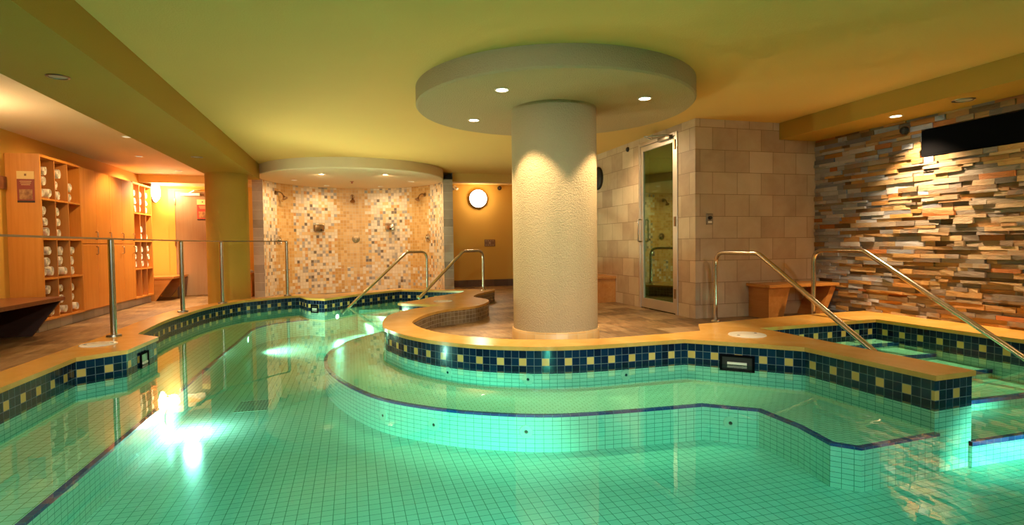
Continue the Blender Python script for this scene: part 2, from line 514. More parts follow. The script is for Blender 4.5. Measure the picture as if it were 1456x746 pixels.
def smooth_path(pts, n=5):
    out = []
    for i in range(len(pts) - 1):
        p0 = pts[max(i - 1, 0)]; p1 = pts[i]; p2 = pts[i + 1]; p3 = pts[min(i + 2, len(pts) - 1)]
        for k in range(n):
            t = k / n
            out.append(tuple(0.5 * (2 * p1[d] + (p2[d] - p0[d]) * t + (2 * p0[d] - 5 * p1[d] + 4 * p2[d] - p3[d]) * t * t + (3 * p1[d] - p0[d] - 3 * p2[d] + p3[d]) * t ** 3) for d in range(len(p1))))
    out.append(tuple(pts[-1]))
    return out

def offset_path(path, d):
    """shift an open path sideways (left of travel for d > 0)"""
    out = []
    for i, p in enumerate(path):
        a = path[max(i - 1, 0)]; c = path[min(i + 1, len(path) - 1)]
        def nrm(q, r):
            dx, dy = r[0] - q[0], r[1] - q[1]; l = math.hypot(dx, dy) or 1
            return (-dy / l, dx / l)
        n1 = nrm(a, p) if i > 0 else nrm(p, c)
        n2 = nrm(p, c) if i < len(path) - 1 else n1
        bx, by = n1[0] + n2[0], n1[1] + n2[1]; l = math.hypot(bx, by) or 1
        bx, by = bx / l, by / l
        k = d / max(0.45, bx * n1[0] + by * n1[1])
        out.append((p[0] + bx * k, p[1] + by * k))
    return out

# ------------------------------------------------------------------ plan of the pool
NEAR = -0.70
LEFT_CURVE = smooth_path([(-1.97, 6.01), (-2.03, 7.0), (-1.985, 7.65), (-1.93, 8.2), (-1.80, 8.74), (-1.60, 9.2), (-1.30, 9.5), (-1.05, 9.72), (-0.84, 9.80)], 4)
LOOP = smooth_path([(1.18, 7.45), (0.79, 7.17), (0.53, 6.83), (0.39, 6.5), (0.31, 5.98), (0.30, 5.59), (0.355, 5.38), (0.44, 5.10), (0.607, 4.77), (0.80, 4.52), (1.02, 4.32), (1.31, 4.155), (1.57, 4.075), (1.83, 4.045), (2.19, 4.04), (2.64, 4.04)], 4)
PEN = smooth_path([(1.88, 9.55), (1.73, 9.23), (1.19, 8.65), (0.985, 8.33), (0.62, 7.93)], 3)
# water on the right of travel is outside: path runs clockwise seen from above, water on the right-hand side
W = [(-2.0, NEAR), (-2.0, 4.87), (-1.74, 5.09), (-1.715, 5.73)] + LEFT_CURVE + \
    [(-0.68, 9.30), (-0.42, 9.04), (0.07, 9.66), (0.46, 10.02), (0.84, 10.35)] + PEN + [(0.66, 7.85), LOOP[0]] + LOOP[1:] + \
    [(2.98, 3.715), (3.275, 3.42), (3.295, 2.46), (3.62, 2.48), (3.60, 4.33), (5.105, 4.42), (5.105, NEAR)]
INNER = smooth_path([(3.02, 4.38), (2.77, 4.34), (2.36, 4.31), (1.99, 4.30), (1.69, 4.365), (1.31, 4.505), (1.0, 4.77), (0.87, 4.91), (0.71, 5.21), (0.615, 5.56), (0.607, 5.96), (0.83, 6.52), (1.12, 6.9), (1.52, 7.13), (1.80, 7.55), (1.90, 7.98), (1.80, 8.45), (1.97, 8.91)], 4)
DECK_EDGE = [(5.60, NEAR), (5.60, 4.98), (4.85, 4.955), (3.25, 4.735)] + INNER + \
    [(2.39, 9.48), (2.45, 9.70), (1.30, 10.24), (0.84, 10.66), (0.45, 10.45), (0.0, 10.15), (-0.45, 9.85), (-0.75, 10.12), (-1.10, 10.05), (-1.40, 9.78), (-1.75, 9.36)] + \
    smooth_path([(-1.95, 8.95), (-2.12, 8.5), (-2.26, 7.9), (-2.27, 7.0), (-2.25, 6.3)], 3) + [(-2.22, 5.95), (-2.25, 4.6), (-2.27, NEAR)]
def zdeck(x, y):
    if x < 0.4: return 0.0
    def sm(a, b_, t):
        t = min(1, max(0, (t - a) / (b_ - a))); return t * t * (3 - 2 * t)
    return 0.1 * (1 - sm(5.45, 7.0, y) * (1 - sm(2.3, 3.4, x))) * (1 - sm(9.0, 12.0, y))

XL, XR, YB, YT, YN = -3.95, 5.60, 13.10, 5.70, -3.0
XD = 3.87

# ------------------------------------------------------------------ structure: deck floor
b = nb()
poly = [(XR, YN)] + [(XR, NEAR)] + DECK_EDGE[1:-1] + [(-2.27, NEAR), (-2.27, YN), (XL, YN), (XL, YB), (XD, YB), (XD, YT), (XR, YT)]
poly = DECK_EDGE[1:] + [(-2.27, YN), (XL, YN), (XL, YB), (XD, YB), (XD, YT), (XR, YT)]
sheet(b, poly, 0)
for _ in range(4):
    es = [e for e in b.edges if e.calc_length() > 0.45]
    if es: bmesh.ops.subdivide_edges(b, edges=es, cuts=1)
    bmesh.ops.triangulate(b, faces=[f for f in b.faces if len(f.verts) > 3])
for v in b.verts: v.co.z = zdeck(v.co.x, v.co.y)
sheet(b, [(-2.27, YN), (XR, YN), (XR, NEAR - 0.35), (-2.27, NEAR - 0.35)], 0)
o = struct('floor', b, M['deck'], 'brown slate tiled deck floor around the pool', 'floor', smooth=30)

# structure: coping, basin walls, basin floor
OVER = 0.014
CW = offset_path(W, -OVER)
b = nb()
prism(b, CW + DECK_EDGE, ZC - 0.032, ZC)
prism(b, [(-2.27, NEAR), (5.6, NEAR), (5.6, NEAR - 0.35), (-2.27, NEAR - 0.35)], ZC - 0.032, ZC)
es = [e for e in b.edges if len(e.link_faces) == 2 and e.calc_face_angle(0) > 1.2 and abs(e.verts[0].co.z - e.verts[1].co.z) < 1e-4]
bmesh.ops.bevel(b, geom=es, offset=0.008, segments=2, affect='EDGES', profile=0.5)
struct('trim_coping', b, M['coping'], 'polished honey limestone coping edging the whole pool', 'pool coping', smooth=35)
b = nb()
strip(b, DECK_EDGE, 0, ZC - 0.03, fz0=lambda x, y: -0.01)
struct('trim_deck_riser', b, M['brown_tile'], 'brown tiled riser under the coping on the deck side', 'riser', smooth=30)
b = nb()
strip(b, W, ZF - 0.02, ZC - 0.03)
strip(b, [(5.105, NEAR), (-2.0, NEAR)], ZF - 0.02, ZC - 0.03)
struct('wall_pool', b, M['pool_wall'], 'pool basin wall of pale tiles under a navy band with cream checks', 'pool wall', smooth=30)
b = nb()
sheet(b, [(-2.2, NEAR), (5.2, NEAR), (5.2, 4.6), (2.2, 10.5), (-2.2, 10.5)], ZF)
struct('floor_pool', b, M['pool_floor'], 'pale green square tiled pool floor under water', 'pool floor')

# submerged benches
def bench(name, edge, back, mat_top, label):
    """edge: free edge path; back: path along the wall closing the polygon; water to the right of travel"""
    b = nb()
    sheet(b, edge + back, ZB, 0)
    strip(b, edge, ZF - 0.01, ZB - 0.012, mi=1)
    # blue nosing: a tile line on the tread and a narrow face
    inn = offset_path(edge, bench_dir * 0.03)
    uvl = b.loops.layers.uv[0]; keep = b.faces.layers.int.get('keep')
    ou = offset_path(edge, -bench_dir * 0.003)
    u = 0
    for i in range(len(edge) - 1):
        d = math.dist(edge[i], edge[i + 1])
        q = [(*ou[i], ZB + 0.002), (*ou[i + 1], ZB + 0.002), (*inn[i + 1], ZB + 0.002), (*inn[i], ZB + 0.002)]
        f = b.faces.new([b.verts.new(p) for p in q]); f.material_index = 2; f[keep] = 1
        for l, uv in zip(f.loops, ((u, 0.02), (u + d, 0.02), (u + d, 0.05), (u, 0.05))): l[uvl].uv = uv
        q = [(*ou[i], ZB - 0.014), (*ou[i + 1], ZB - 0.014), (*ou[i + 1], ZB + 0.002), (*ou[i], ZB + 0.002)]
        f = b.faces.new([b.verts.new(p) for p in q]); f.material_index = 2; f[keep] = 1
        for l, uv in zip(f.loops, ((u, 0.02), (u + d, 0.02), (u + d, 0.05), (u, 0.05))): l[uvl].uv = uv
        u += d
    bmesh.ops.remove_doubles(b, verts=b.verts[:], dist=1e-5)
    return struct(name, b, [mat_top, M['riser'], M['nosing']], label, 'pool bench', smooth=30, recalc=False)
bench_dir = 1
LE = [(-1.34, NEAR), (-1.34, 7.95)] + smooth_path([(-1.35, 8.3), (-1.30, 8.65), (-1.12, 9.0), (-0.85, 9.2), (-0.66, 9.29)], 4)
LB = [p for p in W if p[0] < -0.6 and p[1] > NEAR]
LB = [p for p in W[:4 + len(LEFT_CURVE)]][::-1]
bench('trim_side_bench', LE, LB, M['bench_top'], 'submerged cream tiled side bench along the left pool wall')
E_PATH = smooth_path([(0.38, 7.62), (0.15, 7.33), (-0.02, 7.06), (-0.14, 6.79), (-0.25, 6.4), (-0.29, 5.95), (-0.24, 5.42), (-0.08, 4.83), (0.18, 4.26), (0.54, 3.87), (0.89, 3.63), (1.28, 3.465), (1.82, 3.40), (2.35, 3.37)], 4) + \
    [(2.63, 3.15), (2.63, 2.80), (2.57, 2.50), (2.67, 2.39), (3.295, 2.43)]
i0 = W.index(LOOP[0]); i1 = W.index((3.295, 2.46))
E_BACK = [(3.295, 2.46)] + [W[i] for i in range(i1 - 1, i0, -1)]
bench('trim_round_bench', E_PATH, E_BACK, M['bench_brick'], 'submerged curved tiled bench with blue nosing round the column island')
# entry steps at right
b = nb()
for y0, y1, z in ((4.17, 4.42, -0.003), (3.80, 4.17, -0.045), (3.34, 3.80, -0.09), (2.90, 3.34, -0.155), (2.46, 2.90, -0.235)):
    box(b, 3.60, y0, ZF - 0.01, 5.105, y1, z, 0)
    box(b, 3.60, y0 - 0.004, z - 0.026, 5.105, y0 + 0.03, z + 0.003, 2)
for f in b.faces:
    if f.material_index == 0 and f.calc_center_median().z < -0.2 : f.material_index = 1
struct('floor_step_right', b, [M['bench_top'], M['riser'], M['nosing']], 'submerged entry steps with blue nosings beside the stone wall', 'pool steps')
b = nb()
for k, z in enumerate((-0.06, -0.14, -0.23)):
    d = 0.35 * (k + 1)
    # far entry: steps descend from the far coping into the pool
    p0, p1 = (0.0, 9.6), (1.75, 9.55)
    prism(b, [(0.07 , 9.66), (0.84, 10.35), (1.75, 9.45), (1.72 - 0.35 * k, 9.2 - 0.42 * k), (0.9 - 0.30 * k, 9.45 - 0.36 * k)], ZF - 0.01, z)
struct('floor_step_far', b, M['bench_top'], 'submerged entry steps at the far end of the pool', 'pool steps')

# water body
b = nb()
WATER = offset_path(W, 0.006)
prism(b, WATER, ZF - 0.004, ZW)
tag(obj('water', b, M['water']), 'still clear green water filling the pool', 'water', None, 'structure')

# ------------------------------------------------------------------ structure: walls
T = 0.15
def wallbox(name, x0, y0, x1, y1, z0, z1, mat, label):
    b = nb(); box(b, x0, y0, z0, x1, y1, z1)
    return struct(name, b, mat, label, 'wall')
wallbox('wall_left', XL - T, YN, XL, YB, -0.05, CEIL + .1, M['yellow'], 'yellow painted left wall behind the lockers')
wallbox('wall_far', XL - T, YB, XD + T, YB + T, -0.05, CEIL + .1, M['yellow'], 'yellow painted far wall of the corridor')
wallbox('wall_near', XL - T, YN - T, XR + T, YN, -0.05, CEIL + .1, M['cream'], 'cream wall at the near end of the room')
wallbox('wall_tile', XD, YT, XR + T + .2, YT + T, -0.05, CEIL + .1, M['wall_tile'], 'beige stone tiled wall between glass door and ledger stone')
b = nb()
DY0, DY1, DZ0, DZ1 = 6.06, 7.02, 0.10, 2.365
box(b, XD, YT + T, -0.05, XD + T, DY0, CEIL + .1); box(b, XD, DY1, -0.05, XD + T, YB, CEIL + .1); box(b, XD, DY0, DZ1, XD + T, DY1, CEIL + .1)
struct('wall_door', b, M['wall_tile'], 'beige stone tiled wall holding the glass door', 'wall')
# steam room behind the glass door
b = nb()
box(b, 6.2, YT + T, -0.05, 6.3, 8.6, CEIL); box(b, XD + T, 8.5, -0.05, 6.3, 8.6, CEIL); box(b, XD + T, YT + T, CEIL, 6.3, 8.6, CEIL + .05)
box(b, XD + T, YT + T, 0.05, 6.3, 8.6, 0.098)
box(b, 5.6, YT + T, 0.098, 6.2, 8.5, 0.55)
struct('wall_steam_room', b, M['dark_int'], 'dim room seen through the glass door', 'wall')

# ledger stone wall: real split-face courses
b = nb()
cl = b.loops.layers.float_color.new('stone')
box(b, XR + 0.03, YN, -0.05, XR + T + .05, YT, CEIL + .1)
for f in b.faces:
    for l in f.loops: l[cl] = (0.05, 0.035, 0.02, 1)
pal = [(0.46, 0.25, 0.08), (0.56, 0.33, 0.11), (0.36, 0.20, 0.07), (0.30, 0.25, 0.20), (0.42, 0.34, 0.26), (0.22, 0.17, 0.13), (0.50, 0.24, 0.06), (0.62, 0.42, 0.20), (0.18, 0.11, 0.05), (0.42, 0.29, 0.15), (0.36, 0.26, 0.15)]
HX0, HX1, HZ0, HZ1 = -3.0, 4.34, 1.835, 2.10
rs = random.Random(3)
z = 0.0
while z < CEIL - 0.19:
    h = rs.choice((0.026, 0.034, 0.042, 0.052)); y = YN if z < 0 else 0.0
    y = -1.2 + rs.random() * 0.2
    while y < YT - 0.005:
        ln = rs.uniform(0.08, 0.34); y1 = min(y + ln, YT)
        if YT - y1 < 0.06: y1 = YT
        zt = min(z + h, CEIL)
        parts = [(y, y1)]
        if zt > HZ0 - 0.004 and z < HZ1 + 0.004:
            parts = [(max(y, HX1 + 0.0), y1)] if y1 > HX1 + 0.01 else []
        for (ya, yb) in parts:
            d = rs.uniform(0.0, 0.036)
            f0 = len(b.faces)
            r = bmesh.ops.create_cube(b, size=1.0)
            x0, x1 = XR - d, XR + 0.045
            for v in r['verts']:
                j = rs.uniform(-0.004, 0.006) if v.co.x < 0 else 0
                v.co = Vector((x0 + j if v.co.x < 0 else x1, ya + 0.0008 if v.co.y < 0 else yb - 0.0008, z + 0.0008 if v.co.z < 0 else zt - 0.0008))
            c = rs.choice(pal)
            # the stones are greyer towards the inner corner of this wall
            k = min(1, max(0, (ya - 4.0) / 1.5))
            if rs.random() < 0.8 * k: c = rs.choice(((0.46, 0.47, 0.52), (0.40, 0.42, 0.48), (0.56, 0.54, 0.54), (0.28, 0.30, 0.36)))
            if rs.random() < 0.03: c = (0.52, 0.18, 0.04)
            s = rs.uniform(0.75, 1.2)
            for f in {f for v in r['verts'] for f in v.link_faces}:
                for l in f.loops: l[cl] = (c[0] * s, c[1] * s, c[2] * s, 1)
        y = y1
    z += h
struct('wall_right', b, M['stone'], 'split-face ledger stone wall in grey and amber courses', 'wall', recalc=False)

# curved shower wall
SC, SR = (0.08, 11.10), 1.68
A0, A1 = -3.0, 171.0
arc = lambda r, a: (SC[0] + r * math.cos(math.radians(a)), SC[1] + r * math.sin(math.radians(a)))
b = nb()
na = 72
inner = [arc(SR, A0 + (A1 - A0) * i / na) for i in range(na + 1)]
outer = [arc(SR + 0.19, A0 + (A1 - A0) * i / na) for i in range(na + 1)]
strip(b, inner, -0.02, 2.30, u0=A0 * SR * PI / 180, mi=0)
strip(b, outer, -0.02, 2.44, mi=1)
strip(b, [inner[0], outer[0]], -0.02, 2.30, mi=1); strip(b, [inner[-1], outer[-1]], -0.02, 2.30, mi=1)
struct('wall_shower', b, [M['mosaic'], M['pier_tile']], 'curved shower wall of amber and mixed mosaic tiles', 'wall', smooth=30, recalc=False)

# baseboards
b = nb(); box(b, 1.95, YB - 0.02, 0, XD, YB, 0.16)
struct('baseboard_far', b, M['dark_base'], 'dark tiled baseboard along the far corridor wall', 'baseboard')
b = nb(); box(b, XL, 8.06, 0, -3.66, 12.0, 0.135)
struct('baseboard_left', b, M['base_tile'], 'grey tiled plinth under the towel lockers', 'baseboard')

# ------------------------------------------------------------------ structure: ceiling, beam, soffits, discs, columns
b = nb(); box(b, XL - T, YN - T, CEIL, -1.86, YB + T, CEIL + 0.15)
struct('ceiling_left', b, M['ceiling_lit_cream'], 'cream stucco ceiling over the locker side, coloured lighter for its brighter light', 'ceiling')
b = nb(); box(b, -1.86, YN - T, CEIL, XR + T + .1, YB + T, CEIL + 0.15)
struct('ceiling', b, M['ceiling'], 'cream stucco ceiling with olive pool light put into its colour', 'ceiling')
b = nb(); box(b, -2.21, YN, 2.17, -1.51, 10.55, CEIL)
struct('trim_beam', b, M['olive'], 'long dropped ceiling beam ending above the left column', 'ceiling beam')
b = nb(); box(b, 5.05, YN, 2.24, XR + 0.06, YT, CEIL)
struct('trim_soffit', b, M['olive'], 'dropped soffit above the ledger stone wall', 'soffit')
b = nb(); box(b, 1.95, 11.10, 2.27, XD, 11.35, CEIL)
struct('trim_bulkhead', b, M['ceiling'], 'narrow bulkhead crossing the corridor beside the showers', 'bulkhead')
b = nb(); box(b, XL, 12.45, 2.29, -1.7, YB, CEIL)
struct('trim_door_soffit', b, M['cream'], 'low cream soffit above the brown door', 'soffit')
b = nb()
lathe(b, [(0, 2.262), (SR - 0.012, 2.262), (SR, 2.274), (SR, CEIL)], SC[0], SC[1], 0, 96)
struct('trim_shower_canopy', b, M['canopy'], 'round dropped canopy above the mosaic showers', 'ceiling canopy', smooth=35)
DC = (1.87, 5.03)
b = nb()
lathe(b, [(0, 2.268), (1.275, 2.268), (1.29, 2.283), (1.29, CEIL)], DC[0], DC[1], 0, 128)
struct('trim_disc_canopy', b, M['column'], 'large round dropped canopy on the central column', 'ceiling canopy', smooth=35)
b = nb()
lathe(b, [(0.402, 0.205), (0.402, 2.268)], DC[0], DC[1], 0, 64, mi=0)
lathe(b, [(0.418, 0.05), (0.418, 0.20), (0.412, 0.208), (0.400, 0.208)], DC[0], DC[1], 0, 64, mi=1)
u_keep = b.faces.layers.int.new('keep'); uvl = b.loops.layers.uv[0]
for f in b.faces:
    f[u_keep] = 1
    ang = [math.atan2(l.vert.co.y - DC[1], l.vert.co.x - DC[0]) for l in f.loops]
    am = max(ang)
    for l, a in zip(f.loops, ang):
        if am - a > PI: a += 2 * PI
        l[uvl].uv = (a * 0.42, l.vert.co.z + 0.03)
struct('column_central', b, [M['column'], M['ring_tile']], 'thick cream stucco column with amber tiled base ring', 'column', smooth=40)
b = nb()
lathe(b, [(0.31, -0.02), (0.31, 2.17)], -1.90, 9.87, 0, 48)
struct('column_left', b, M['olive'], 'plain olive column under the end of the beam', 'column', smooth=40)

# ------------------------------------------------------------------ doors
t = thing('door_1', (XD, DY0, DZ0), 'aluminium framed tinted glass door in the beige tiled wall', 'glass door', None, 'structure')
b = nb()
for a in ((DY0, DZ0, DY0 + .045, DZ1), (DY1 - .045, DZ0, DY1, DZ1), (DY0 + .045, DZ1 - .045, DY1 - .045, DZ1)):
    box(b, XD - 0.012, a[0], a[1], XD + 0.10, a[2], a[3], bev=0.003)
obj('door_frame', b, M['alu'], t)
b = nb()
y0, y1, z0, z1 = DY0 + .05, DY1 - .05, DZ0 + .012, DZ1 - .05
box(b, XD - .004, y0, z0, XD + .04, y0 + .06, z1, bev=0.003); box(b, XD - .004, y1 - .06, z0, XD + .04, y1, z1, bev=0.003)
box(b, XD - .004, y0 + .06, z1 - .07, XD + .04, y1 - .06, z1, bev=0.003); box(b, XD - .004, y0 + .06, z0, XD + .04, y1 - .06, z0 + .13, bev=0.003)
leaf = obj('door_leaf', b, M['alu'], t)
b = nb(); box(b, XD + .012, y0 + .06, z0 + .13, XD + .022, y1 - .06, z1 - .07)
obj('glass_pane', b, M['glass'], t)
b = nb()
yh = y1 - 0.03
tube(b, smooth_path([(XD - .004, yh, 1.02), (XD - .05, yh, 1.02), (XD - .065, yh, 1.05), (XD - .065, yh, 1.29), (XD - .05, yh, 1.32), (XD - .004, yh, 1.32)], 5), 0.011, 10)
obj('pull_handle', b, M['steel'], t, 40)
b = nb()
box(b, XD - .05, DY0 + 0.12, DZ1 - .075, XD - .004, DY0 + .40, DZ1 - .02, bev=0.008)
closer = obj('door_closer', b, M['steel_dark'], t, 40)
b = nb()
tube(b, [(XD - .03, DY0 + .2, DZ1 - .015), (XD - .20, DY0 + .46, DZ1 + .008)], 0.009, 8)
tube(b, [(XD - .20, DY0 + .46, DZ1 + .008), (XD - .02, DY0 + .62, DZ1 + .012)], 0.008, 8)
obj('closer_arm', b, M['steel_dark'], closer, 40)
b = nb()
for z in (0.3, 1.2, 2.15): box(b, XD - .022, DY0 + .03, z, XD - .008, DY0 + .06, z + .12)
obj('hinge', b, M['bronze'], t)

t = thing('door_2', (-3.05, YB, 0), 'brown wooden door with orange frame behind the left column', 'door', None, 'structure')
b = nb()
box(b, -3.62, YB - .04, 0, -3.50, YB, 2.24); box(b, -2.50, YB - .04, 0, -2.38, YB, 2.24); box(b, -3.50, YB - .04, 2.18, -2.50, YB, 2.24)
obj('door_frame', b, M['door_frame'], t)
b = nb(); box(b, -3.50, YB - .03, 0.01, -2.50, YB - .001, 2.18, bev=0.003)
obj('door_leaf', b, M['door_brown'], t)
b = nb(); box(b, -3.38, YB - .085, 2.09, -3.02, YB - .03, 2.145, bev=0.006)
cl2 = obj('door_closer', b, M['white_plastic'], t)
b = nb()
tube(b, [(-3.22, YB - .06, 2.15), (-3.10, YB - .17, 2.19), (-3.02, YB - .04, 2.21)], 0.011, 8)
obj('closer_arm', b, M['white_plastic'], cl2, 40)
b = nb()
for z in (0.25, 1.05, 1.9): box(b, -3.515, YB - .05, z, -3.485, YB - .03, z + .13)
obj('hinge', b, M['bronze'], t)

# ------------------------------------------------------------------ handrails
def fillet(pts, r, n=6):
    out = [Vector(pts[0])]
    for a, c, d in zip(pts, pts[1:], pts[2:]):
        a, c, d = Vector(a), Vector(c), Vector(d)
        u, v = (a - c).normalized(), (d - c).normalized()
        ang = u.angle(v); k = min(r / math.tan(ang / 2), (a - c).length * .49, (d - c).length * .49)
        p, q = c + u * k, c + v * k
        for i in range(n + 1):
            s = i / n
            out.append(p * (1 - s) ** 2 + c * 2 * s * (1 - s) + q * s * s)
    out.append(Vector(pts[-1]))
    return out
def handrail(pts, label, zb):
    x, y, z = pts[0]
    t = thing('handrail', (x, y, zb), label, 'handrail', 'steel pool handrails')
    b = nb(); tube(b, fillet(pts, 0.14), 0.0235, 16)
    obj('rail', b, M['steel'], t, 50)
    b = nb(); lathe(b, [(0.024, 0.018), (0.045, 0.014), (0.055, 0.0), (0.0, 0.0)], x, y, zb, 20)
    obj('base_flange', b, M['steel'], t, 40)
    return t
def zend(p): return p
handrail([(3.97, 5.46, zdeck(3.97, 5.46)), (3.97, 5.46, .879), (3.97, 4.77, .879), (3.97, 2.95, -0.17)], 'steel handrail rising from the deck before the beige tiled wall', zdeck(3.97, 5.46))
handrail([(4.95, 5.06, zdeck(4.95, 5.06)), (4.95, 5.06, .895), (4.95, 4.43, .895), (4.95, 2.60, -0.16)], 'steel handrail in front of the ledger stone wall', zdeck(4.95, 5.06))
handrail([(1.31, 10.2, ZC), (1.31, 10.2, .885), (0.93, 9.96, .885), (-0.17, 9.28, -0.07)], 'steel handrail dipping into the far water before the mosaic showers', ZC)
handrail([(2.225, 9.62, ZC), (2.225, 9.62, .895), (1.80, 9.24, .895), (0.96, 8.49, ZC)], 'steel handrail ending on the coping left of the central column', ZC)

# ------------------------------------------------------------------ pool railing
t = thing('pool_railing', (-2.12, 5.92, ZC), 'thin steel railing on the left coping with round posts', 'railing')
PO = [(-2.115, 5.92), (-2.06, 7.89), (-1.81, 8.90), (-1.03, 9.85)]
for x, y in PO:
    b = nb(); tube(b, [(x, y, ZC), (x, y, 1.088)], 0.026, 16)
    p = obj('post', b, M['steel'], t, 40)
    b = nb(); lathe(b, [(0.028, 0.02), (0.058, 0.016), (0.062, 0.0), (0.0, 0.0)], x, y, ZC, 20)
    obj('base_flange', b, M['steel_dark'], p, 40)
b = nb()
path = [(-2.13, 2.9), (-2.12, 4.4)] + PO
for p, q in zip(path, path[1:]):
    d = Vector((q[0] - p[0], q[1] - p[1], 0)).normalized() * 0.0; nx = Vector((-(q[1] - p[1]), q[0] - p[0], 0)).normalized() * 0.022
    vs = []
    for z in (1.088, 1.102):
        for P_, s in ((p, 1), (q, 1), (q, -1), (p, -1)): vs.append(b.verts.new((P_[0] + nx.x * s, P_[1] + nx.y * s, z)))
    for f in ((3, 2, 1, 0), (4, 5, 6, 7), (0, 1, 5, 4), (1, 2, 6, 5), (2, 3, 7, 6), (3, 0, 4, 7)): b.faces.new([vs[k] for k in f])
obj('top_rail', b, M['steel_dark'], t)

# ------------------------------------------------------------------ skimmer lids and faceplates, drain, jets, pool lights
def lid(x, y, r, label):
    t = thing('skimmer_cover', (x, y, ZC), label, 'skimmer lid', 'white skimmer lids')
    b = nb(); lathe(b, [(0, 0.007), (r * .86, 0.007), (r * .88, 0.005), (r * .9, 0.007), (r * .97, 0.006), (r, 0.0), (0, 0)], x, y, ZC + .0005, 40)
    obj('lid_plate', b, M['white_plastic'], t, 40)
    for s in (-1, 1):
        b = nb(); lathe(b, [(0, 0.0082), (0.012, 0.0082), (0.014, 0.006)], x + s * r * .66, y + s * 0.02, ZC + .0005, 12)
        obj('lift_hole', b, M['black_matte'], t, 40)
lid(-2.065, 5.46, 0.135, 'white round skimmer lid on the left coping near a railing post')
lid(3.245, 4.03, 0.155, 'white round skimmer lid on the coping right of the column')
lid(1.24, 7.93, 0.135, 'white round skimmer lid on the far rounded coping left of the column')
def skim(c, nrm, label, w=0.16, z0=-0.03, z1=0.10, om='black_matte'):
    nx, ny = nrm; tx, ty = -ny, nx
    t = thing('skimmer_mouth', (c[0], c[1], z0), label, 'skimmer', 'pool wall skimmers')
    def bar(b, a0, a1, h0, h1, d0, d1):
        vs = []
        for h in (h0, h1):
            for a, d in ((a0, d0), (a1, d0), (a1, d1), (a0, d1)): vs.append(b.verts.new((c[0] + tx * a + nx * d, c[1] + ty * a + ny * d, h)))
        for f in ((3, 2, 1, 0), (4, 5, 6, 7), (0, 1, 5, 4), (1, 2, 6, 5), (2, 3, 7, 6), (3, 0, 4, 7)): b.faces.new([vs[k] for k in f])
    b = nb()
    bar(b, -w / 2, w / 2, z1 - .018, z1, 0, .012); bar(b, -w / 2, w / 2, z0, z0 + .02, 0, .012)
    bar(b, -w / 2, -w / 2 + .018, z0 + .02, z1 - .018, 0, .012); bar(b, w / 2 - .018, w / 2, z0 + .02, z1 - .018, 0, .012)
    obj('face_frame', b, M['black'], t)
    b = nb(); bar(b, -w / 2 + .018, w / 2 - .018, z0 + .02, z1 - .018, 0.001, .004)
    obj('opening', b, M[om], t)
    b = nb(); bar(b, -w * .28, w * .28, ZW + .004, ZW + .022, 0.004, .016)
    obj('float_flap', b, M['white_plastic'], t)
skim((-1.723, 5.42), (0.99, -0.04), 'skimmer opening in the navy band below the left coping', 0.17, 0.0, 0.125, om='skim_pale')
skim((2.93, 3.755), (-0.69, -0.72), 'skimmer opening in the navy band below the right coping', 0.26)
skim((-0.57, 9.19), (-0.7, -0.71), 'skimmer opening in the navy band at the far coping corner', 0.16)

t = thing('floor_drain', (-0.86, 5.31, ZF), 'square slotted drain grate in the pool floor', 'drain')
b = nb()
x0, x1, y0, y1 = -1.0, -0.72, 5.13, 5.49
for a in ((x0, y0, x1, y0 + .012), (x0, y1 - .012, x1, y1), (x0, y0, x0 + .012, y1), (x1 - .012, y0, x1, y1)):
    box(b, a[0], a[1], ZF + .001, a[2], a[3], ZF + .0035)
obj('grate_frame', b, M['grate_pale'], t)
b = nb(); box(b, x0 + .012, y0 + .012, ZF + .0005, x1 - .012, y1 - .012, ZF + .0015); obj('sump', b, M['grate'], t)
b = nb()
for k in range(9): box(b, x0 + .036 + k * .0265, y0 + .012, ZF + .001, x0 + .0405 + k * .0265, y1 - .012, ZF + .003)
for k in range(7): box(b, x0 + .012, y0 + .05 + k * .042, ZF + .001, x1 - .012, y0 + .058 + k * .042, ZF + .003)
obj('grate_bars', b, M['grate_pale'], t)

def normal_on(path, p):
    best = min(range(len(path) - 1), key=lambda i: abs(math.dist(path[i], p) + math.dist(path[i + 1], p) - math.dist(path[i], path[i + 1])))
    a, c = path[best], path[best + 1]
    l = math.dist(a, c); d = ((c[0] - a[0]) / l, (c[1] - a[1]) / l)
    tt = (p[0] - a[0]) * d[0] + (p[1] - a[1]) * d[1]
    return (a[0] + d[0] * tt, a[1] + d[1] * tt), (d[1], -d[0])
def place_disc(b, c, n, z, prof, seg=20):
    q = Vector((n[0], n[1], 0)).to_track_quat('Z', 'Y').to_matrix().to_4x4()
    vs0 = set(b.verts)
    lathe(b, prof, 0, 0, 0, seg)
    nv = [v for v in b.verts if v not in vs0]
    bmesh.ops.transform(b, matrix=Matrix.Translation((c[0], c[1], z)) @ q, verts=nv)
def jet(path, p, z, label):
    c, n = normal_on(path, p)
    t = thing('water_jet', (c[0], c[1], z), label, 'water jet', 'hydrotherapy jets')
    b = nb(); place_disc(b, c, n, z, [(0.046, 0), (0.043, 0.007), (0.014, 0.010), (0.011, 0.004)])
    obj('jet_ring', b, M['white_plastic'], t, 40)
    b = nb(); place_disc(b, c, n, z, [(0.011, 0.003), (0.008, 0.009), (0, 0.009)])
    obj('nozzle', b, M['grate'], t, 40)
jet(E_PATH, (0.20, 4.23), -0.26, 'white jet in the curved bench riser, first from its left bend')
jet(E_PATH, (0.53, 3.88), -0.255, 'white jet in the brightest part of the curved bench riser')
jet(E_PATH, (1.10, 3.54), -0.25, 'white jet in the curved bench riser below the central column')
jet(E_PATH, (2.49, 3.26), -0.25, 'white jet in the dark bench riser at the inner corner')
jet(LOOP, (0.75, 4.58), -0.055, 'white jet under the navy band where the curve starts left of the column')
jet(LOOP, (1.31, 4.155), -0.06, 'white jet under the navy band below the column left edge')
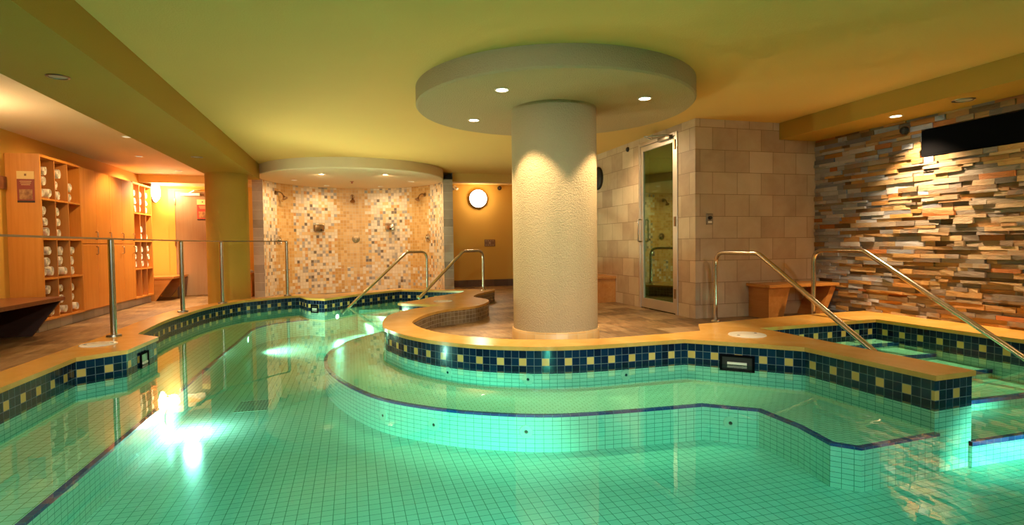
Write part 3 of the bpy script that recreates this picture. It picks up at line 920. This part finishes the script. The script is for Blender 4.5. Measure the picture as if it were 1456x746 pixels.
jet(LOOP, (2.10, 4.045), -0.06, 'white jet under the navy band right of the column')

def pool_light(c, n, z, label, power, target, size, blend=0.6, r=0.07, off=0.03, kind='SPOT', col=None):
    t = thing('pool_light', (c[0], c[1], z), label, 'pool light', 'underwater lights')
    b = nb(); place_disc(b, c, n, z, [(r, 0.0), (r * .97, 0.012), (r * .82, 0.014), (r * .80, 0.008)])
    obj('light_ring', b, M['white_plastic'], t, 40)
    b = nb(); place_disc(b, c, n, z, [(r * .80, 0.006), (r * .4, 0.011), (0, 0.012)])
    obj('lens', b, M['pool_lens'], t, 40)
    l = Vector((c[0] + n[0] * off, c[1] + n[1] * off, z))
    lamp(t, kind, l, power, col or POOLC, target, size, blend, 0.05)
pool_light((-1.34, 4.66), (1, 0), -0.25, 'glaring underwater light in the left bench riser', P_POOL_SIDE, (0.9, 4.9, -0.34), 170, 0.5, off=0.16, kind='POINT')
pool_light((-1.345, 7.98), (1, 0), -0.21, 'small underwater light at the far end of the left bench riser', P_POOL_FAR, (1.0, 8.2, 0.9), 150, 0.5, 0.045, col=(1.0, 0.60, 0.46))
pool_light((0.4, NEAR), (0, 1), -0.22, 'underwater light in the near pool wall facing the round bench', P_POOL_NEAR, (0.66, 3.7, -0.62), 26, 1.0)
pool_light((4.45, NEAR), (0, 1), -0.24, 'underwater light in the near pool wall facing the entry steps', P_POOL_STEP, (3.98, 2.5, -0.50), 25, 0.8)
pool_light((-0.25, 9.26), (0.75, -0.66), -0.11, 'small underwater light at the far coping corner', P_POOL_FAR, (1.2, 7.6, 0.9), 140, 0.5, 0.045, col=(1.0, 0.60, 0.46))

# ------------------------------------------------------------------ downlights
def downlight(x, y, zc, label, group, power, target=None, size=70, blend=0.5, r=0.05, col=WARM, lit=True, glow='lamp_glow'):
    t = thing('downlight', (x, y, zc), label, 'downlight', group)
    b = nb(); lathe(b, [(r * 1.25, 0.0), (r * 1.22, -0.006), (r, -0.007), (r * .95, 0.0), (r * 0.95, -0.0005)], x, y, zc, 24)
    obj('trim_ring', b, M['trim_white'] if lit else M['steel_dark'], t, 40)
    b = nb(); lathe(b, [(r * .93, -0.002), (0, -0.003)], x, y, zc, 20)
    obj('bulb_lens', b, M[glow] if lit else M['lamp_dim'], t, 40)
    if power:
        lamp(t, 'SPOT', (x, y, zc - 0.02), power, col, target or (x, y, 0), size, blend, 0.03)
for (x, y), w in (((1.21, 4.46), 'front left of the column'), ((2.50, 4.43), 'front right of the column'), ((1.22, 5.60), 'rear left of the column'), ((2.49, 5.59), 'rear right behind the column')):
    downlight(x, y, 2.268, 'small recessed downlight in the round canopy, ' + w, 'canopy downlights', P_DISC, (x + (DC[0] - x) * .45, y + (DC[1] - y) * .45, 0), 78, 0.35)
SHW = [((-1.02, 11.31), 'near the left shower head'), ((-0.47, 10.24), 'front left'), ((-0.47, 12.23), 'rear left by the mosaic'),
       ((0.60, 10.14), 'front right'), ((0.61, 12.20), 'rear right by the mosaic'), ((1.15, 11.17), 'near the right shower head')]
for (x, y), w in SHW:
    dx, dy = x - SC[0], y - SC[1]; l = math.hypot(dx, dy)
    tg = (SC[0] + dx / l * 1.55, max(SC[1] + dy / l * 1.55, 11.5), 0.6)
    downlight(x, y, 2.262, 'recessed downlight in the shower canopy, ' + w, 'shower downlights', P_SHOWER * (0.4 if y > 12 else 1.2 if y < 11 else 0.8), tg, 150, 1.0, glow='lamp_mid')
for y, w in ((4.51, 'nearer one seen overhead on the left'), (8.04, 'farther one near the left column')):
    downlight(-1.885, y, 2.17, 'recessed downlight under the long beam, ' + w, 'beam downlights', P_BEAM, (-2.3, y, 0), 100, 0.6, 0.055, WARM2, lit=False)
downlight(5.27, 4.36, 2.24, 'glowing recessed downlight in the soffit washing the stone wall', 'soffit downlights', P_STONE, (5.50, 4.20, 0.7), 95, 1.0)
downlight(5.28, 3.72, 2.24, 'unlit recessed downlight in the soffit above the black panel', 'soffit downlights', 0, lit=False, r=0.07)
downlight(5.27, 2.4, 2.24, 'recessed downlight in the near part of the stone wall soffit', 'soffit downlights', P_STONE_NEAR * 3, (5.55, 2.7, 0.9), 130, 0.8, col=WARM2)
downlight(-3.15, 10.0, CEIL, 'recessed downlight above the locker doors', 'locker downlights', P_CLOSET * .5, (-3.4, 10.0, 0), 120, 0.6, col=WARM2, glow='lamp_mid')
downlight(-3.05, 11.7, CEIL, 'recessed downlight above the far towel shelves', 'locker downlights', P_CLOSET * 2.2, (-3.7, 11.6, 1.2), 120, 0.6, glow='lamp_mid')
downlight(-2.75, 8.3, CEIL, 'recessed downlight above the near towel shelves', 'locker downlights', P_CLOSET * .4, (-3.6, 8.6, 0.9), 120, 0.6, col=WARM2, glow='lamp_mid')
downlight(2.8, 12.3, CEIL, 'recessed downlight at the end of the corridor', 'corridor downlights', 4, None, 110, 0.6, col=WARM2)
for x, y, tg, k, w in ((-0.9, -1.3, (-0.3, 4.0, -0.4), 0.8, 'left end'), (1.2, -1.3, (0.6, 3.5, -0.4), 1.05, 'middle'), (3.4, -1.3, (4.4, 3.8, 0.1), 0.28, 'right end')):  # fill lamps added behind the camera to light pool and room from above
    downlight(x, y, CEIL, 'added unseen fill downlight near the %s of the near wall' % w, 'added near wall fill lights', P_ROOM_FILL * k, tg, 75, 0.9, col=COOL)
downlight(3.1, 6.9, CEIL, 'added unseen downlight between the column canopy and the glass door', 'corridor downlights', 34, (3.9, 6.3, 0), 140, 0.8, col=WARM, glow='lamp_mid')  # added out of view above the disc canopy to light tile wall and bench

# wall orbs
def sconce(x, y, z, nrm, label, power, mount=0.0):
    if mount:
        x0 = x; x += mount
    t = thing('wall_sconce', (x, y, z), label, 'wall lamp', 'round wall lamps')
    c = (x, y)
    b = nb(); place_disc(b, c, nrm, z, [(0, 0), (0.155, 0.0), (0.225, 0.03), (0.225, 0.05), (0.205, 0.058)], 36)
    obj('rim', b, M['rim_brown'], t, 40)
    b = nb(); place_disc(b, c, nrm, z, [(0.207, 0.045), (0.205, 0.07), (0.16, 0.11), (0.09, 0.13), (0, 0.137)], 36)
    obj('diffuser', b, M['orb_glow'], t, 40)
    if mount:
        b = nb(); box(b, x0 + .001, y - .07, z - .10, x + .002, y + .07, z + .24, bev=.004); obj('mount', b, M['maple'], t)
    lamp(t, 'POINT', (x + nrm[0] * .26, y + nrm[1] * .26, z), power, WARM, radius=0.12)
sconce(2.92, YB, 2.10, (0, -1), 'round glowing wall lamp with dark rim on the far yellow wall', P_SCONCE * .22)
sconce(XL, 12.75, 2.14, (1, 0), 'round glowing wall lamp beyond the far towel shelves', P_SCONCE * .6, mount=0.13)
sconce(XL, 6.4, 2.10, (1, 0), 'round glowing wall lamp on the left wall above the dark bench', P_SCONCE * .7)

# ------------------------------------------------------------------ shower fittings
def wallpt(a, r=SR): return arc(r, a)
def shower_head(a, z, label):
    c = wallpt(a); n = ((SC[0] - c[0]) / SR, (SC[1] - c[1]) / SR)
    t = thing('shower_fitting', (c[0], c[1], z), label, 'shower head', 'shower heads')
    b = nb(); place_disc(b, c, n, z, [(0.045, 0), (0.040, 0.012), (0.014, 0.016)])
    obj('wall_flange', b, M['bronze'], t, 40)
    P_ = lambda d, h: (c[0] + n[0] * d, c[1] + n[1] * d, h)
    b = nb(); tube(b, smooth_path([P_(0, z), P_(.07, z + .015), (P_(.13, z - .01)), P_(.17, z - .06)], 5), 0.012, 10)
    obj('arm', b, M['bronze'], t, 40)
    b = nb(); tube(b, [P_(.165, z - .055), P_(.185, z - .09), P_(.20, z - .115), P_(.206, z - .125)], [0.014, 0.025, 0.052, 0.052], 18)
    obj('rose', b, M['bronze'], t, 40)
shower_head(153, 2.07, 'bronze shower head at the left end of the mosaic wall')
shower_head(91.5, 2.09, 'bronze shower head in the middle of the mosaic wall')
shower_head(31, 2.08, 'bronze shower head at the right end of the mosaic wall')
def valve(a, z, label, m):
    c = wallpt(a); n = ((SC[0] - c[0]) / SR, (SC[1] - c[1]) / SR)
    t = thing('shower_valve', (c[0], c[1], z), label, 'shower valve', 'shower valves')
    b = nb(); place_disc(b, c, n, z, [(0.085, 0), (0.082, 0.010), (0.03, 0.018), (0.03, 0.05), (0.024, 0.056), (0, 0.056)], 28)
    obj('escutcheon', b, m, t, 40)
    b = nb(); P_ = lambda d, h: (c[0] + n[0] * d, c[1] + n[1] * d, h)
    tube(b, [P_(.045, z), P_(.055, z - .03), P_(.06, z - .085)], [0.012, 0.010, 0.008], 10)
    obj('lever', b, m, t, 40)
valve(151, 1.14, 'chrome shower valve at the left end, just above the railing', M['steel'])
valve(89.5, 1.16, 'round bronze shower valve below the middle shower head', M['bronze'])
valve(28, 1.16, 'chrome shower valve below the right shower head', M['steel'])
def dispenser(a, z, label, m):
    c = wallpt(a); n = Vector(((SC[0] - c[0]) / SR, (SC[1] - c[1]) / SR, 0)); tv = Vector((-n.y, n.x, 0))
    t = thing('soap_dispenser', (c[0], c[1], z), label, 'soap dispenser', 'shower soap dispensers')
    mt = Matrix((( tv.x, n.x, 0, c[0]), (tv.y, n.y, 0, c[1]), (0, 0, 1, z), (0, 0, 0, 1)))
    b = nb(); box(b, -.10, 0, -.06, .10, .10, .07, bev=.012); bmesh.ops.transform(b, matrix=mt, verts=b.verts[:])
    obj('body', b, m, t, 40)
    b = nb(); box(b, -.10, 0, .066, .10, .104, .082, bev=.006); bmesh.ops.transform(b, matrix=mt, verts=b.verts[:])
    obj('lid', b, M['steel'], t, 40)
    b = nb(); lathe(b, [(0.022, 0), (0.018, 0.02), (0, 0.022)], 0.03, 0.10, -.035, 14, 'y'); bmesh.ops.transform(b, matrix=mt, verts=b.verts[:])
    obj('push_button', b, M['black_matte'], t, 40)
dispenser(117, 1.39, 'bronze soap dispenser on the mosaic left of the middle shower', M['bronze'])
dispenser(63, 1.41, 'pale metal soap dispenser on the mosaic right of the middle shower', M['steel'])
t = thing('ceiling_sensor', (0.03, 11.36, 2.262), 'small dark sprinkler in the middle of the shower canopy', 'sprinkler')
b = nb(); lathe(b, [(0.04, 0), (0.035, -.008), (0.012, -.01), (0.012, -.035), (0.03, -.04), (0, -.042)], 0.03, 11.36, 2.262, 16); obj('escutcheon', b, M['led'], t, 40)

# ------------------------------------------------------------------ benches
def tri_bench(loc, rz, ln, dep, h, th, mt, ms, label, hid=0.03, leg_at=None, leg_w=0.03):
    """wall bench: local x along its length, local y away from the wall; sloping side supports"""
    t = thing('wall_bench', loc, label, 'bench', 'wall benches')
    t.rotation_euler = (0, 0, rz)
    b = nb(); box(b, -ln / 2, 0.002, h - th, ln / 2, dep, h, bev=0.004); obj('seat', b, mt, t, local=True)
    for s in (leg_at or (-1, 1)):
        x = s * (ln / 2 - hid)
        b = nb()
        pr = [(0.002, 0.0), (dep * .52, 0.0), (dep * .95, h - th), (0.002, h - th)]
        A = [b.verts.new((x - leg_w / 2, y, z)) for y, z in pr]; B = [b.verts.new((x + leg_w / 2, y, z)) for y, z in pr]
        b.faces.new(A); b.faces.new(B[::-1])
        for i in range(4): b.faces.new((A[i], B[i], B[(i + 1) % 4], A[(i + 1) % 4]))
        obj('support', b, ms, t, local=True)
    b = nb(); box(b, -ln / 2 + .05, 0.003, h - th - .14, ln / 2 - .05, 0.03, h - th); obj('back_rail', b, ms, t, local=True)
    return t
zb = zdeck(5.1, 5.6)
t = thing('wall_bench', (5.06, YT, zb), 'orange wooden bench against beige tiles beside the stone wall', 'bench', 'wall benches')
b = nb(); box(b, 4.57, YT - .40, zb + .365, 5.57, YT - .002, zb + .40, bev=.004); obj('seat', b, M['bench_wood_x'], t)
for x0_, sgn in ((4.61, 1), (5.585, -1)):
    b = nb()
    # side panel tapering downwards, seen as a slanted board
    pr = [(x0_, YT - .36), (x0_ + sgn * .03, YT - .36)]
    for yy in ():
        pass
    xt0, xt1 = (x0_, x0_ + sgn * .36)
    q = [(xt0, zb + .365), (xt0 + sgn * .40, zb + .365), (xt0 + sgn * .22, zb), (xt0 + sgn * .04, zb)]
    q = [(x0_, zb + .365), (x0_ + sgn * .30, zb + .365), (x0_ + sgn * .20, zb), (x0_, zb)] if sgn == 1 else [(x0_, zb + .365), (x0_ - .08, zb + .365), (x0_ - .26, zb), (x0_ - .18, zb)]
    A = [b.verts.new((x, YT - .34, z)) for x, z in q]; B = [b.verts.new((x, YT - .002, z)) for x, z in q]
    b.faces.new(A); b.faces.new(B[::-1])
    for i in range(4): b.faces.new((A[i], B[i], B[(i + 1) % 4], A[(i + 1) % 4]))
    obj('support', b, M['bench_wood'], t)
tri_bench((XL, 6.75, 0), -PI / 2, 2.1, 0.68, 0.45, 0.045, M['bench_dark'], M['bench_black'], 'dark glossy wooden bench on the left wall before the lockers')
tri_bench((XL, 12.55, 0), -PI / 2, 0.98, 0.66, 0.46, 0.045, M['bench_wood'], M['bench_wood'], 'orange wooden bench past the far towel shelves', leg_w=0.05)
zb = zdeck(3.8, 8.2)
t = thing('wall_bench', (XD, 8.3, zb), 'orange wooden bench half hidden behind the central column', 'bench', 'wall benches')
b = nb(); box(b, XD - .42, 7.74, zb + .36, XD - .002, 8.9, zb + .40, bev=.004); obj('seat', b, M['bench_wood'], t)
b = nb(); box(b, XD - .38, 7.76, zb, XD - .002, 7.80, zb + .36); obj('support', b, M['bench_wood'], t)
b = nb(); box(b, XD - .38, 8.84, zb, XD - .002, 8.88, zb + .36); obj('support', b, M['bench_wood'], t)

# ------------------------------------------------------------------ towel lockers
FX = -3.60
def shelf_unit(y0, y1, label, bot=0.135, top=2.16, side=True):
    t = thing('towel_shelf', ((XL + FX) / 2, (y0 + y1) / 2, bot), label, 'shelf unit', 'open towel shelf units')
    b = nb()
    box(b, XL + .002, y0, bot, FX, y0 + .022, top); box(b, XL + .002, y1 - .022, bot, FX, y1, top)
    box(b, XL + .002, y0 + .022, top - .03, FX, y1 - .022, top); box(b, XL + .002, y0 + .022, bot, FX, y1 - .022, bot + .025)
    obj('carcass', b, M['maple'], t)
    b = nb(); box(b, XL + .002, y0 + .022, bot + .025, XL + .012, y1 - .022, top - .03); obj('back_panel', b, M['maple_in'], t)
    w = (y1 - y0 - .044)
    for k in (1, 2):
        yy = y0 + .022 + w * k / 3
        b = nb(); box(b, XL + .012, yy - .008, bot + .025, FX - .004, yy + .008, top - .03); obj('divider', b, M['maple_in'], t)
    for z in (0.645, 1.135, 1.625):
        for k in range(3):
            ya, yb = y0 + .022 + w * k / 3 + (.008 if k else 0), y0 + .022 + w * (k + 1) / 3 - (.008 if k < 2 else 0)
            b = nb(); box(b, XL + .012, ya, z - .011, FX - .002, yb, z + .011); obj('shelf', b, M['maple'], t)
    return t
shelf_unit(8.08, 9.125, 'open maple towel shelf unit at the near end of the lockers')
shelf_unit(11.065, 11.98, 'open maple towel shelf unit at the far end of the lockers')
def cabinet(y0, y1, label):
    t = thing('locker_cabinet', ((XL + FX) / 2, (y0 + y1) / 2, .135), label, 'cabinet', 'maple locker cabinets')
    b = nb(); box(b, XL + .002, y0, .135, FX - .02, y1, 2.15); obj('body', b, M['maple_in'], t)
    n = 2; w = (y1 - y0) / n
    for k in range(n):
        for z0, z1, hz in ((0.145, 1.075, 0.985), (1.085, 2.148, 1.20)):
            ya, yb = y0 + w * k + .003, y0 + w * (k + 1) - .003
            b = nb(); box(b, FX - .019, ya, z0, FX, yb, z1, bev=.003); d = obj('door', b, M['maple'], t)
            yh = yb - 0.05
            b = nb(); tube(b, fillet([(FX - .002, yh, hz - .055), (FX + .03, yh, hz - .055), (FX + .03, yh, hz + .055), (FX - .002, yh, hz + .055)], 0.012, 4), 0.006, 8)
            obj('handle', b, M['bronze'], d, 40)
cabinet(9.13, 10.09, 'tall maple cabinet with four doors next to the near towel shelves')
cabinet(10.095, 11.06, 'tall maple cabinet with four doors next to the far towel shelves')

# towels: each roll is a wound sheet
def towel_mesh(seed):
    rr = random.Random(seed); b = nb()
    turns, seg = 3.2, 22; nn = int(turns * seg); r0, r1 = 0.009, 0.0655; th = 0.0105
    L = 0.25; xs = [-L / 2, -L / 2 + .012, -L * .2, L * .2, L / 2 - .012, L / 2]
    prof = []
    for i in range(nn + 1):
        f = i / nn; a = f * turns * 2 * PI + seed; r = r0 + (r1 - r0) * f
        w = 1 + 0.035 * math.sin(2 * a + seed) + 0.03 * math.sin(3 * a + seed * 2)
        prof.append(((r - th) * w if r > th else 0.002, r * w, a))
    def ring(x, i, outer):
        rin, ro, a = prof[i]
        k = 0.94 if abs(x) > L / 2 - .006 else 1.0
        r = (ro - (1 - k) * .05) if outer else (rin + (1 - k) * .05)
        bend = 0.006 * math.sin(x * 9 + seed)
        return (x, r * math.cos(a), r * math.sin(a) * 0.94 + bend)
    O = [[b.verts.new(ring(x, i, True)) for i in range(nn + 1)] for x in xs]
    I = [[b.verts.new(ring(x, i, False)) for i in range(nn + 1)] for x in xs]
    for j in range(len(xs) - 1):
        for i in range(nn):
            b.faces.new((O[j][i], O[j][i + 1], O[j + 1][i + 1], O[j + 1][i]))
            b.faces.new((I[j][i + 1], I[j][i], I[j + 1][i], I[j + 1][i + 1]))
        b.faces.new((O[j][nn], I[j][nn], I[j + 1][nn], O[j + 1][nn])); b.faces.new((I[j][0], O[j][0], O[j + 1][0], I[j + 1][0]))
    for X, fl in ((0, 0), (len(xs) - 1, 1)):
        for i in range(nn):
            q = (O[X][i], I[X][i], I[X][i + 1], O[X][i + 1])
            b.faces.new(q[::-1] if fl else q)
    return b
PROTO = []
for s in range(3):
    o = obj('rolled_towel', towel_mesh(s * 1.7 + 0.4), M['towel'], smooth=50); PROTO.append(o)
used = [False] * 3
rt = random.Random(11)
ORD = ['bottom', 'second', 'third', 'fourth', 'fifth']
def towel(x, y, z, rot, label, group, s=1.0):
    k = rt.randrange(3)
    if used[k]:
        o = PROTO[k].copy(); COL.objects.link(o)
    else:
        o = PROTO[k]; used[k] = True
    o.location = (x, y, z); o.rotation_euler = (rot, 0, rt.uniform(-.04, .04)); o.scale = (1, s, s)
    tag(o, label, 'towel', group)
def fill(y0, y1, cells, unit, group):
    w = (y1 - y0 - .044) / 3
    floors = {'top': 1.636, 'second': 1.146, 'third': 0.656, 'lowest': 0.16}
    for (row, col), items in cells.items():
        yl = y0 + .022 + w * col + .012
        cn = ('left', 'middle', 'right')[col]
        for n, (dy, lv) in enumerate(items):
            r = 0.072
            z = floors[row] + .0705 + lv * 0.134
            y = yl + r + .006 + dy * (w - .036 - 2 * r)
            side = '' if dy < .34 else (' at right' if dy > .66 else '')
            pos = ('lowest roll', 'second roll up', 'third roll up', 'fourth roll up')[int(round(lv))]
            if sum(1 for q in items if int(round(q[1])) == int(round(lv))) > 1: pos += ' on the ' + ('left' if dy < .5 else 'right')
            towel(FX - .155 + rt.uniform(-.02, .012), y, z, rt.uniform(0, 6.28), 'white towel, %s, %s column, %s shelf, %s unit' % (pos, cn, row, unit), group, rt.uniform(.93, 1.0))
NEARC = {('top', 0): [(0.0, 0), (1, 0), (.2, 1), (.3, 2)], ('top', 1): [(0.3, 0), (.25, 1), (.6, 2)], ('top', 2): [(.3, 0), (.1, 1)],
         ('second', 0): [(0.5, 0), (.35, 1), (.4, 2)], ('second', 1): [(.2, 0), (.4, 1), (.35, 2)],
         ('third', 0): [(0, 0), (1, 0), (.3, 1), (.5, 2)], ('third', 1): [(0, 0), (1, 0), (.4, 1), (.7, 2)], ('third', 2): [(.35, 0), (.3, 1), (.45, 2)],
         ('lowest', 0): [(0, 0), (1, 0), (.5, 1), (.4, 2)], ('lowest', 1): [(0.0, 0), (1, 0), (.3, 1), (.45, 2)], ('lowest', 2): [(.6, 0), (.1, 1), (0, 2)]}
FARC = {('top', 0): [(.3, 0), (.4, 1), (.3, 2)], ('top', 1): [(.4, 0), (.5, 1), (.4, 2)], ('top', 2): [(.4, 0), (.3, 1), (.5, 2)],
        ('second', 1): [(.4, 0), (.3, 1)], ('second', 2): [(.3, 0)],
        ('third', 0): [(.3, 0), (.4, 1), (.3, 2)], ('third', 1): [(.3, 0), (.4, 1), (.6, 2)], ('third', 2): [(.5, 0), (.4, 1), (.3, 2)]}
fill(8.08, 9.125, NEARC, 'near', 'towels in the near shelf unit')
fill(11.065, 11.98, FARC, 'far', 'towels in the far shelf unit')

# towel hamper behind the left column
t = thing('towel_hamper', (-2.25, 12.6, 0), 'orange wooden towel hamper between left column and shower pier', 'hamper')
b = nb(); box(b, -2.55, 12.35, 0.0, -1.96, 12.8, 0.46, bev=.006); obj('box', b, M['bench_wood'], t)
b = nb(); box(b, -2.57, 12.33, 0.46, -1.94, 12.82, 0.485, bev=.004); obj('lid_frame', b, M['bench_wood'], t)
b = nb()
bmesh.ops.create_icosphere(b, subdivisions=3, radius=0.2)
for v in b.verts:
    v.co = Vector((-2.2 + v.co.x * 1.25, 12.58 + v.co.y, 0.485 + max(0, v.co.z) * .45 * (1 + .25 * math.sin(v.co.x * 31) * math.cos(v.co.y * 27))))
tag(obj('crumpled_towel', b, M['towel'], smooth=60), 'crumpled white towel on top of the wooden hamper', 'towel')

# ------------------------------------------------------------------ signs, panels, small devices
def sign(c, u, n, w, h, z, label, red):
    """c: centre (x,y) on the surface; u: unit along the width; n: outward normal"""
    t = thing('spa_sign', (c[0], c[1], z), label, 'sign', 'posted spa signs')
    def slab(b, a0, a1, h0, h1, d0, d1):
        vs = []
        for hh in (h0, h1):
            for a, d in ((a0, d0), (a1, d0), (a1, d1), (a0, d1)): vs.append(b.verts.new((c[0] + u[0] * a + n[0] * d, c[1] + u[1] * a + n[1] * d, z + hh)))
        for f in ((3, 2, 1, 0), (4, 5, 6, 7), (0, 1, 5, 4), (1, 2, 6, 5), (2, 3, 7, 6), (3, 0, 4, 7)): b.faces.new([vs[k] for k in f])
    b = nb(); slab(b, -w / 2, w / 2, h * .25, h / 2, 0.001, .006); obj('header', b, M['sign_cream'], t)
    b = nb(); slab(b, -w / 2, w / 2, -h / 2, h * .25, 0.001, .005); obj('backing', b, red, t)
    b = nb(); slab(b, -w * .38, w * .38, -h * .40, -h * .08, 0.005, .0065); obj('picture', b, M['sign_photo'], t)
    b = nb(); slab(b, -w / 2, w / 2, -h / 2, -h * .44, 0.005, .0068); obj('footer', b, M['sign_black'], t)
    b = nb(); slab(b, -w * .06, w * .06, h * .35, h * .42, .006, .0075); obj('emblem', b, M['plaque'], t)
    b = nb()
    for k in range(3): slab(b, -w * (.34 - .04 * k), w * (.34 - .04 * k), h * (.17 - .055 * k), h * (.185 - .055 * k), .005, .0066)
    obj('lettering', b, M['sign_cream'], t)
sign((-3.745, 8.08), (1, 0), (0, -1), 0.175, 0.375, 1.76, 'cream and dark red spa sign on the side of the towel shelves', M['sign_red'])
sign((-2.985, YB - .03), (1, 0), (0, -1), 0.21, 0.43, 1.80, 'cream and bright red spa sign on the brown door', M['sign_bright_red'])

t = thing('coat_rail', (XL, 7.3, 1.8), 'brown wooden hook rail on the left wall above the dark bench', 'hook rail')
b = nb(); box(b, XL + .001, 6.2, 1.725, XL + .025, 8.06, 1.875, bev=.003); obj('board', b, M['bench_dark'], t)
for y in (6.5, 6.9, 7.3, 7.7):
    b = nb(); tube(b, smooth_path([(XL + .022, y, 1.80), (XL + .06, y, 1.79), (XL + .075, y, 1.80), (XL + .08, y, 1.825)], 4), 0.006, 8); obj('hook', b, M['steel_dark'], t, 40)

t = thing('wall_plaque', (3.2, YB, 1.045), 'small brown plaque on the far yellow wall', 'plaque')
b = nb(); box(b, 3.07, YB - .012, 0.96, 3.335, YB - .001, 1.125, bev=.003); obj('plate', b, M['plaque'], t)
b = nb()
for k in range(4): box(b, 3.09 + k * .058, YB - .0145, 1.085, 3.125 + k * .058, YB - .011, 1.105)
for k in range(4): box(b, 3.09 + k * .058, YB - .0145, 0.98, 3.125 + k * .058, YB - .011, 1.0)
lathe(b, [(0.028, -.0145), (0, -.0145)], 3.2, YB, 1.042, 18, 'y'); obj('relief', b, M['plaque_mark'], t)

def wall_dome(x, y, z, n, r, d, label, cat, m, name='wall_speaker', m2=None):
    t = thing(name, (x, y, z), label, cat)
    b = nb(); place_disc(b, (x, y), n, z, [(r, 0), (r * .98, d * .5), (r * .8, d * .8), (r * .55, d * .85)], 32); obj('housing', b, m, t, 40)
    b = nb(); place_disc(b, (x, y), n, z, [(r * .56, d * .84), (r * .3, d), (0, d * 1.02)], 24); obj('face', b, m2 or m, t, 40)
wall_dome(XD, 8.36, 2.05, (-1, 0), 0.185, 0.07, 'large round black wall fixture beside the central column', 'wall fixture', M['black_matte'])
wall_dome(XD, 7.34, 2.37 - .02, (-1, 0), 0.034, 0.03, 'small black sensor on the beige tiles left of the glass door', 'sensor', M['black_matte'], 'wall_sensor')
wall_dome(XR - .03, 4.50, 2.135, (-1, 0), 0.042, 0.05, 'small black sensor on the stone wall under the soffit', 'sensor', M['black_matte'], 'wall_sensor')
wall_dome(3.46, YB, 2.36, (0, -1), 0.05, 0.05, 'small dark sensor right of the glowing lamp on the far wall', 'sensor', M['black_matte'], 'wall_sensor', M['rim_brown'])
t = thing('spot_lamp', (2.36, YB, 2.36), 'small pale twin lamp fitting left of the glowing lamp on the far wall', 'lamp fitting')
b = nb(); place_disc(b, (2.36, YB), (0, -1), 2.36, [(0.05, 0), (0.045, .02), (0.02, .03), (0.015, .06), (0, .06)]); obj('mount', b, M['white_plastic'], t, 40)
for s in (-1, 1):
    b = nb(); tube(b, [(2.36, YB - .05, 2.36), (2.36 + s * .03, YB - .08, 2.34), (2.36 + s * .05, YB - .11, 2.31)], [0.02, 0.028, 0.035], 12); obj('lamp_head', b, M['white_plastic'], t, 40)
t = thing('timer_switch', (4.06, YT, 1.27), 'metal timer switch plate on the beige tiled wall', 'switch')
b = nb(); box(b, 4.015, YT - .012, 1.205, 4.105, YT - .001, 1.335, bev=.004); obj('plate', b, M['steel_dark'], t)
b = nb(); lathe(b, [(0.022, -.012), (0.020, -.03), (0, -.03)], 4.06, YT, 1.285, 16, 'y'); obj('dial', b, M['black_matte'], t, 40)
b = nb(); box(b, 4.035, YT - .0145, 1.225, 4.085, YT - .011, 1.245); obj('legend', b, M['white_plastic'], t)
t = thing('wall_screen', (XR, 2.6, 1.967), 'long glossy black panel set into the ledger stone wall', 'panel')
b = nb(); box(b, XR - .012, HX1 - 3.6, HZ0, XR + .03, HX1, HZ1, bev=.002); obj('frame_slab', b, M['black'], t)
b = nb(); box(b, XR - .0145, HX1 - 3.58, HZ0 + .02, XR - .0125, HX1 - .02, HZ1 - .02); obj('screen', b, M['black'], t)
